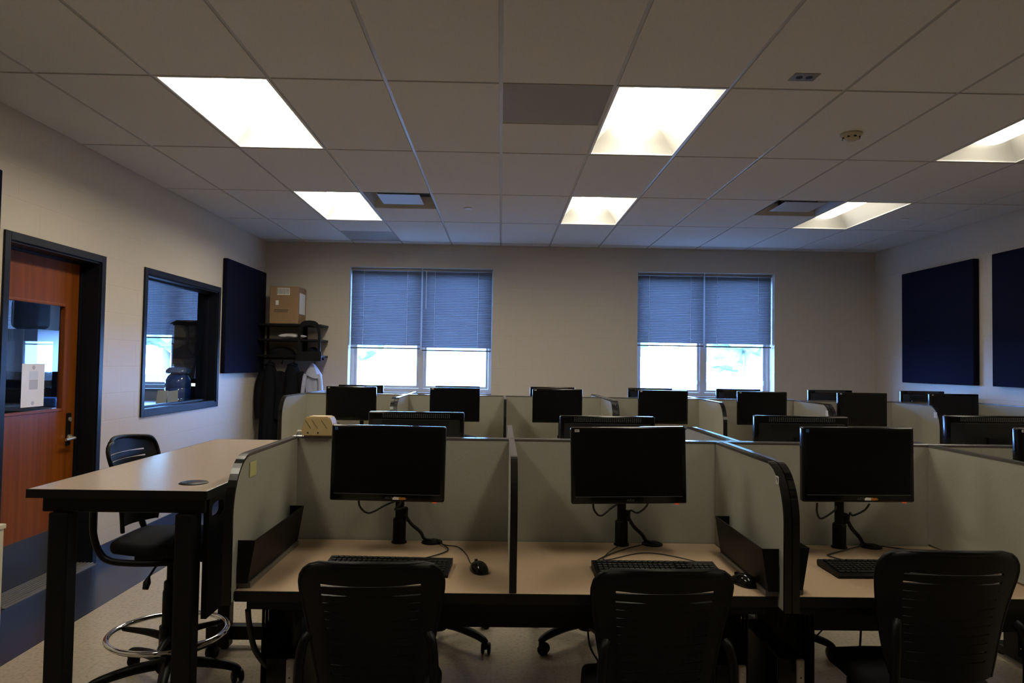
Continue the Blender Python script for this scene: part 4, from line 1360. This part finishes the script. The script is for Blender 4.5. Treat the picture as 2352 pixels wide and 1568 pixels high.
t = thing('cardboard_box', 'brown cardboard box with white shipping labels on top of the corner shelf', 'box', (-2.57, 8.52, 1.928))
MB().box(-2.735, -2.395, 8.36, 8.68, 1.929, 2.372, .004).build('carton', M['card'], t)
MB().box(-2.65, -2.50, 8.3585, 8.3598, 2.27, 2.355).build('shipping_label', M['paper'], t)
MB().box(-2.665, -2.63, 8.3585, 8.3598, 2.15, 2.205).build('small_label', M['paper'], t)
im = MB()
for k in range(9):
    im.box(-2.645 + k * .016, -2.638 + k * .016, 8.3575, 8.3584, 2.28, 2.348)
im.build('label_print', mat('label_ink_grey', (0.15, 0.14, 0.13), .7), t)
MB().box(-2.68, -2.515, 8.3583, 8.3598, 2.085, 2.097).box(-2.68, -2.52, 8.3583, 8.3598, 2.065, 2.075).build('carton_print', M['cardd'], t)
MB().box(-2.3945, -2.3935, 8.40, 8.64, 2.05, 2.30).build('side_label', M['paper'], t)

# crumpled bag on the middle shelf
b = MB()
def bagf(u, v):
    a = 2 * PI * u
    th_ = (v - .5) * PI
    r = 1 + .16 * math.sin(5 * a + 3 * v) * math.cos(th_) + .1 * math.sin(11 * a + 2)
    return (-2.50 + .15 * math.cos(a) * math.cos(th_) * r, 8.46 + .08 * math.sin(a) * math.cos(th_) * r, 1.748 + .028 + .028 * math.sin(th_) * (1 + .25 * math.sin(4 * a)))
b.grid(bagf, 36, 12)
bmesh.ops.remove_doubles(b.bm, verts=b.bm.verts, dist=1e-5)
zmin = min(v.co.z for v in b.bm.verts)
for v in b.bm.verts:
    v.co.z += 1.7475 - zmin
tag(b.build('plastic_bag', M['bag'], None, 60), 'crumpled pale plastic bag lying on the middle corner shelf', 'bag')
b = MB()
def hatf(u, v):
    a = 2 * PI * u
    th_ = v * PI / 2
    return (-2.63 + .17 * math.cos(a) * math.cos(th_) * (1 + .1 * math.sin(3 * a)), 8.50 + .12 * math.sin(a) * math.cos(th_), 1.5575 + .10 * math.sin(th_))
b.grid(hatf, 28, 8)
bmesh.ops.remove_doubles(b.bm, verts=b.bm.verts, dist=1e-5)
tag(b.build('folded_jacket', M['coat'], None, 60), 'black folded cloth bundle on the lowest corner shelf', 'jacket')
b = MB()
def hatg(u, v):
    a = 2 * PI * u
    th_ = v * PI / 2
    return (-2.245 + .10 * math.cos(a) * math.cos(th_), 8.50 + .11 * math.sin(a) * math.cos(th_), 1.5575 + .085 * math.sin(th_) * (1 + .2 * math.sin(2 * a)))
b.grid(hatg, 24, 8)
bmesh.ops.remove_doubles(b.bm, verts=b.bm.verts, dist=1e-5)
tag(b.build('black_cap', M['coat'], None, 60), 'black cap at the right end of the lowest corner shelf', 'cap')


def coat(x, y, ztop, zbot, hw_top, hw_bot, depth, lb, material, folds=7, cat='coat', name='coat'):
    t = thing(name, lb, cat, (x, y, zbot), 0, None)
    m = MB()
    def f(u, v):
        a = 2 * PI * u
        z = ztop + (zbot - ztop) * v
        sh = min(1.0, v / .14)
        w_ = .02 + (hw_top - .02) * math.sqrt(sh) if v < .14 else hw_top + (hw_bot - hw_top) * (v - .14) / .86
        fo = 1 + .10 * v * math.sin(folds * a + 2 * v) + .05 * v * math.sin(folds * 2 * a)
        return (x + w_ * math.cos(a) * fo, y + (depth * (.25 + .75 * math.sqrt(v))) * math.sin(a) * fo, z)
    m.grid(f, 56, 22)
    m.build('body', material, t, 70)
    for s in (-1, 1):
        ps = [(x + s * hw_top * .85, y, ztop - .11), (x + s * (hw_top + .03), y - .02, ztop - .28), (x + s * (hw_top + .035), y - .04, ztop - .48), (x + s * (hw_top + .02), y - .045, max(zbot + .1, ztop - .66))]
        MB().tube(smooth_path(ps, 6), [.058 - .0009 * q for q in range(19)], 12).build('sleeve', material, t, 60)
    MB().tube(smooth_path([(x - .05, y - .01, ztop - .03), (x, y - .05, ztop - .015), (x + .05, y - .01, ztop - .03), (x, y + .03, ztop - .01), (x - .05, y - .01, ztop - .03)], 6), .018, 8).build('collar', material, t, 60)
    return t


coat(-2.735, 8.44, 1.46, .45, .085, .105, .15, 'long black coat hanging nearest the left wall in the corner', M['coat'])
coat(-2.47, 8.44, 1.46, .50, .095, .115, .15, 'black coat hanging under the box in the corner, right of the long one', M['coat'], 6)
# hooded sweatshirt
t = thing('hooded_sweatshirt', 'pale blue-grey hooded sweatshirt hanging below the end of the corner shelf', 'sweatshirt', (-2.22, 8.44, .8))
m = MB()
def hb(u, v):
    a = 2 * PI * u
    z = 1.36 - .58 * v
    w_ = .05 + .055 * min(1, v / .25) + .02 * v
    fo = 1 + .14 * v * math.sin(5 * a + 1) + .04 * math.sin(9 * a)
    return (-2.225 + w_ * math.cos(a) * fo + .01 * v, 8.44 + (.045 + .03 * v) * math.sin(a) * fo, z)
m.grid(hb, 48, 18)
m.build('body', M['hoodie'], t, 70)
m = MB()
def hh_(u, v):
    a = 2 * PI * u
    z = 1.30 + .165 * v
    w_ = .085 * (1 - v) ** .75 + .008
    return (-2.21 + w_ * math.cos(a) * (1 + .12 * math.sin(4 * a)) - .02 * v, 8.425 + .7 * w_ * math.sin(a), z + .018 * math.sin(2 * a + .6) * (1 - v))
m.grid(hh_, 36, 12)
m.build('hood', M['hoodie'], t, 70)
for s, l in ((-1, .50), (1, .46)):
    ps = [(-2.225 + s * .075, 8.42, 1.33), (-2.225 + s * .10, 8.40, 1.22), (-2.225 + s * .105, 8.38, 1.05), (-2.225 + s * .115, 8.38, 1.33 - l)]
    MB().tube(smooth_path(ps, 6), [.032 - .0004 * q for q in range(19)], 10).build('sleeve', M['hoodie'], t, 60)

# ------------------------------------------------------------------ notice on the door, cream cabinet
t = thing('door_notice', 'white paper notice taped to the glass of the wooden door', 'notice', (LX1 + .001, 4.70, 1.155))
MB().box(LX1 - .0155, LX1 - .0148, 4.585, 4.812, 1.155, 1.44).build('sheet', M['paper'], t)
mk = mat('faded_print', (0.48, 0.45, 0.42), .8)
MB().lathe([(0, 0), (.014, 0), (.014, .0006), (0, .0006)], (LX1 - .0147, 4.70, 1.415), 16, Matrix.Rotation(PI / 2, 4, 'Y')).box(LX1 - .0148, LX1 - .0143, 4.66, 4.745, 1.27, 1.335).lathe([(0, 0), (.014, 0), (.014, .0006), (0, .0006)], (LX1 - .0147, 4.70, 1.18), 16, Matrix.Rotation(PI / 2, 4, 'Y')).build('print', mk, t)
MB().box(LX1 - .0148, LX1 - .0142, 4.66, 4.745, 1.338, 1.39).build('white_patch', M['white_st'], t)

t = thing('filing_cabinet', 'cream metal filing cabinet corner at the left edge below the door', 'cabinet', (-2.74, 3.45, 0))
MB().box(-2.905, -2.503, 3.12, 3.655, .02, .605, .004).build('cabinet_body', M['cream'], t)
MB().box(-2.91, -2.498, 3.11, 3.665, .605, .63, .004).build('cabinet_top', M['cream'], t)
for z0, z1 in ((.04, .31), (.325, .595)):
    dr = MB().box(-2.89, -2.52, 3.104, 3.119, z0, z1, .004).build('drawer', M['cream'], t)
    MB().box(-2.76, -2.65, 3.09, 3.1035, (z0 + z1) / 2 - .012, (z0 + z1) / 2 + .012, .003).build('handle', M['alu'], dr)
MB().box(-2.88, -2.53, 3.15, 3.62, 0, .02).build('plinth', M['steel'], t)

# ------------------------------------------------------------------ office next door, seen through the glass
t = thing('office_counter', 'dark counter in the next room under its window, seen through the interior window', 'counter', (-3.60, 7.9, 0))
MB().box(-4.3, -3.14, 7.20, 8.68, .945, .975, .003).build('countertop', mat('dark_wood_top', (.10, .065, .05), .3), t)
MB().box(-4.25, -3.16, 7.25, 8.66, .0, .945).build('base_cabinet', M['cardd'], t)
z = .976
for k, (dx, h_) in enumerate(((0, .25), (.01, .22), (-.008, .22), (.0, .21))):
    nm = ('lowest', 'second', 'third', 'topmost')[k]
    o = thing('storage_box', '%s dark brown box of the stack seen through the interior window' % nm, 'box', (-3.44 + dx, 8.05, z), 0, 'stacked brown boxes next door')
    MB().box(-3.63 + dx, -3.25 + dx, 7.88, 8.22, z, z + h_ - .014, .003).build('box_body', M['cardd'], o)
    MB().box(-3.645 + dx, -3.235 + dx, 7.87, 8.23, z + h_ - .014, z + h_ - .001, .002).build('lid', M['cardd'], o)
    z += h_
for k in range(4):
    o = MB().box(-3.67 + .02 * k, -3.24 + .01 * k, 7.86, 8.20, z + .0005 + k * .012, z + .011 + k * .012, .002).build('flat_folder', (M['cardd'], M['steel'], M['cardd'], M['card'])[k])
    tag(o, '%s dark folder lying on the brown box stack next door' % ('lowest', 'second', 'third', 'topmost')[k], 'folder', 'folders on the box stack')
t = thing('water_bottle', 'large blue water bottle standing inside the interior window', 'water bottle', (-3.35, 7.40, .976))
MB().lathe([(0, 0), (.118, 0), (.127, .012), (.127, .10), (.121, .108), (.127, .118), (.127, .205), (.121, .213), (.127, .223), (.125, .29), (.10, .34), (.075, .36), (0, .36)], (-3.35, 7.40, .976), 32).build('bottle', M['waterblue'], t, 40)
MB().lathe([(.075, .36), (.11, .362), (.125, .375), (.12, .40), (.09, .425), (.04, .432), (0, .432)], (-3.35, 7.40, .976), 32).build('cover', M['waterclear'], t, 40)
for x, y, r, lb in ((-3.385, 7.10, .05, 'white paper leaning left below the blue bottle inside the window'), (-3.27, 7.12, -.28, 'tilted white paper leaning right below the blue bottle')):
    m = MB().box(-.052, .052, -.001, .001, 0, .17)
    m.xform(Matrix.Translation((x, y, 1.003)) @ Matrix.Rotation(-.25, 4, 'X') @ Matrix.Rotation(r * .5, 4, 'Y'))
    tag(m.build('paper_sheet', M['white_st']), lb, 'paper', 'papers behind the interior window')
tag(MB().box(-3.52, -3.14, 7.02, 7.19, .975, 1.000, .002).build('window_shelf', M['cardd']), 'narrow dark shelf ledge under the papers behind the interior window', 'shelf')
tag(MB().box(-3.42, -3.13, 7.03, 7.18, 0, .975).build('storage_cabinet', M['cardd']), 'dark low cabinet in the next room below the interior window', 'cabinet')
t = thing('small_appliance', 'small black machine with lit display behind the blue bottle', 'appliance', (-3.25, 7.62, .976))
MB().box(-3.33, -3.16, 7.56, 7.76, .976, 1.28, .012, 3).build('housing', M['plastic'], t, 40)
MB().box(-3.30, -3.235, 7.5585, 7.5598, 1.20, 1.232).build('lit_display', M['display'], t)
tag(MB().tube([(-3.36, 8.02, 1.96), (-3.352, 7.96, 1.7), (-3.355, 7.92, 1.53)], .012, 8).build('pale_tube', M['paper'], None, 50), 'pale upright strip beside the box stack next door, upper', 'tube', 'pale strips next door')
tag(MB().tube(smooth_path([(-3.352, 7.86, 1.47), (-3.36, 7.85, 1.38), (-3.375, 7.85, 1.22), (-3.365, 7.85, 1.02)], 5), .010, 8).build('pale_tube', M['paper'], None, 50), 'pale curved strip beside the box stack next door, lower', 'tube', 'pale strips next door')
t = thing('overhead_cabinet', 'white cupboard in the next room seen through the door glass', 'cabinet', (-5.35, 7.75, 1.32))
MB().box(-6.0, -4.955, 7.60, 8.02, 1.325, 1.785, .003).build('cabinet_body', M['cabwhite'], t)
for xa, xb in ((-5.995, -5.49), (-5.48, -5.09)):
    MB().box(xa, xb, 7.582, 7.599, 1.33, 1.78, .002).build('door', M['cabwhite'], t)
t = thing('desk_hutch', 'dark desk with back panel under the white cupboard next door', 'desk', (-5.4, 7.7, 0))
MB().box(-6.2, -4.55, 7.25, 8.05, .93, .965, .003).build('worktop', M['lamt'], t)
MB().box(-6.15, -4.6, 7.30, 8.0, 0, .93).build('base', M['cardd'], t)
MB().box(-6.0, -4.96, 8.0, 8.02, .965, 1.325).build('back_panel', M['steel'], t)
b = MB()
b.box(-5.32, -5.02, 7.66, 7.95, 1.787, 2.13, .07, 4)
tag(b.build('carry_bag', M['steel'], None, 60), 'dark bag lying on the white cupboard seen through the door glass', 'bag')
tag(MB().box(-4.99, -4.62, 7.40, 7.62, .966, 1.06, .02, 3).build('plastic_bin', M['bin'], None, 40), 'blue plastic bin on the dark desk seen through the door glass', 'bin')

# ------------------------------------------------------------------ outside
structure(MB().box(-60, 60, YB + .35, 90, -.6, -.4).build('ground', M['grass']))
def tree(x, y, h, r, lb):
    t = thing('tree', lb, 'tree', (x, y, -.4), 0, 'trees outside the windows')
    MB().tube([(x, y, -.4), (x + .1, y, h * .3), (x, y, h * .6)], [.28, .2, .12], 10).build('trunk', M['bark'], t, 60)
    m = MB()
    rnd = random.Random(int(x * 10))
    for k in range(9):
        cx, cy, cz = x + rnd.uniform(-.6, .6) * r, y + rnd.uniform(-.6, .6) * r, h * .62 + rnd.uniform(-.45, .45) * r
        rr = r * rnd.uniform(.4, .65)
        ico = bmesh.ops.create_icosphere(m.bm, subdivisions=3, radius=rr, matrix=Matrix.Translation((cx, cy, cz)))
        for v in ico['verts']:
            dv = v.co - Vector((cx, cy, cz))
            v.co += dv * rnd.uniform(-.16, .16)
    m.build('crown', M['leaf'], t)


tree(-9.8, 44, 6.5, 2.4, 'pale green tree outside, seen under the blind of the left window')
tree(6.0, 40, 6.0, 2.6, 'small tree outside, left part of the right window')
tree(15.5, 44, 6.5, 2.9, 'small tree outside, right part of the right window')
tree(-19.0, 40, 7.0, 3.5, 'pale green tree outside beyond the next room window')
t = thing('pale_building', 'pale low building outside the left window', 'building', (-3.5, 36, -.4))
MB().box(-5.5, -.1, 34, 40, -.4, 2.9).build('wall', M['pale'], t)
MB().box(-5.7, 0.1, 33.8, 40.2, 2.9, 3.1).build('roof', M['pale'], t)
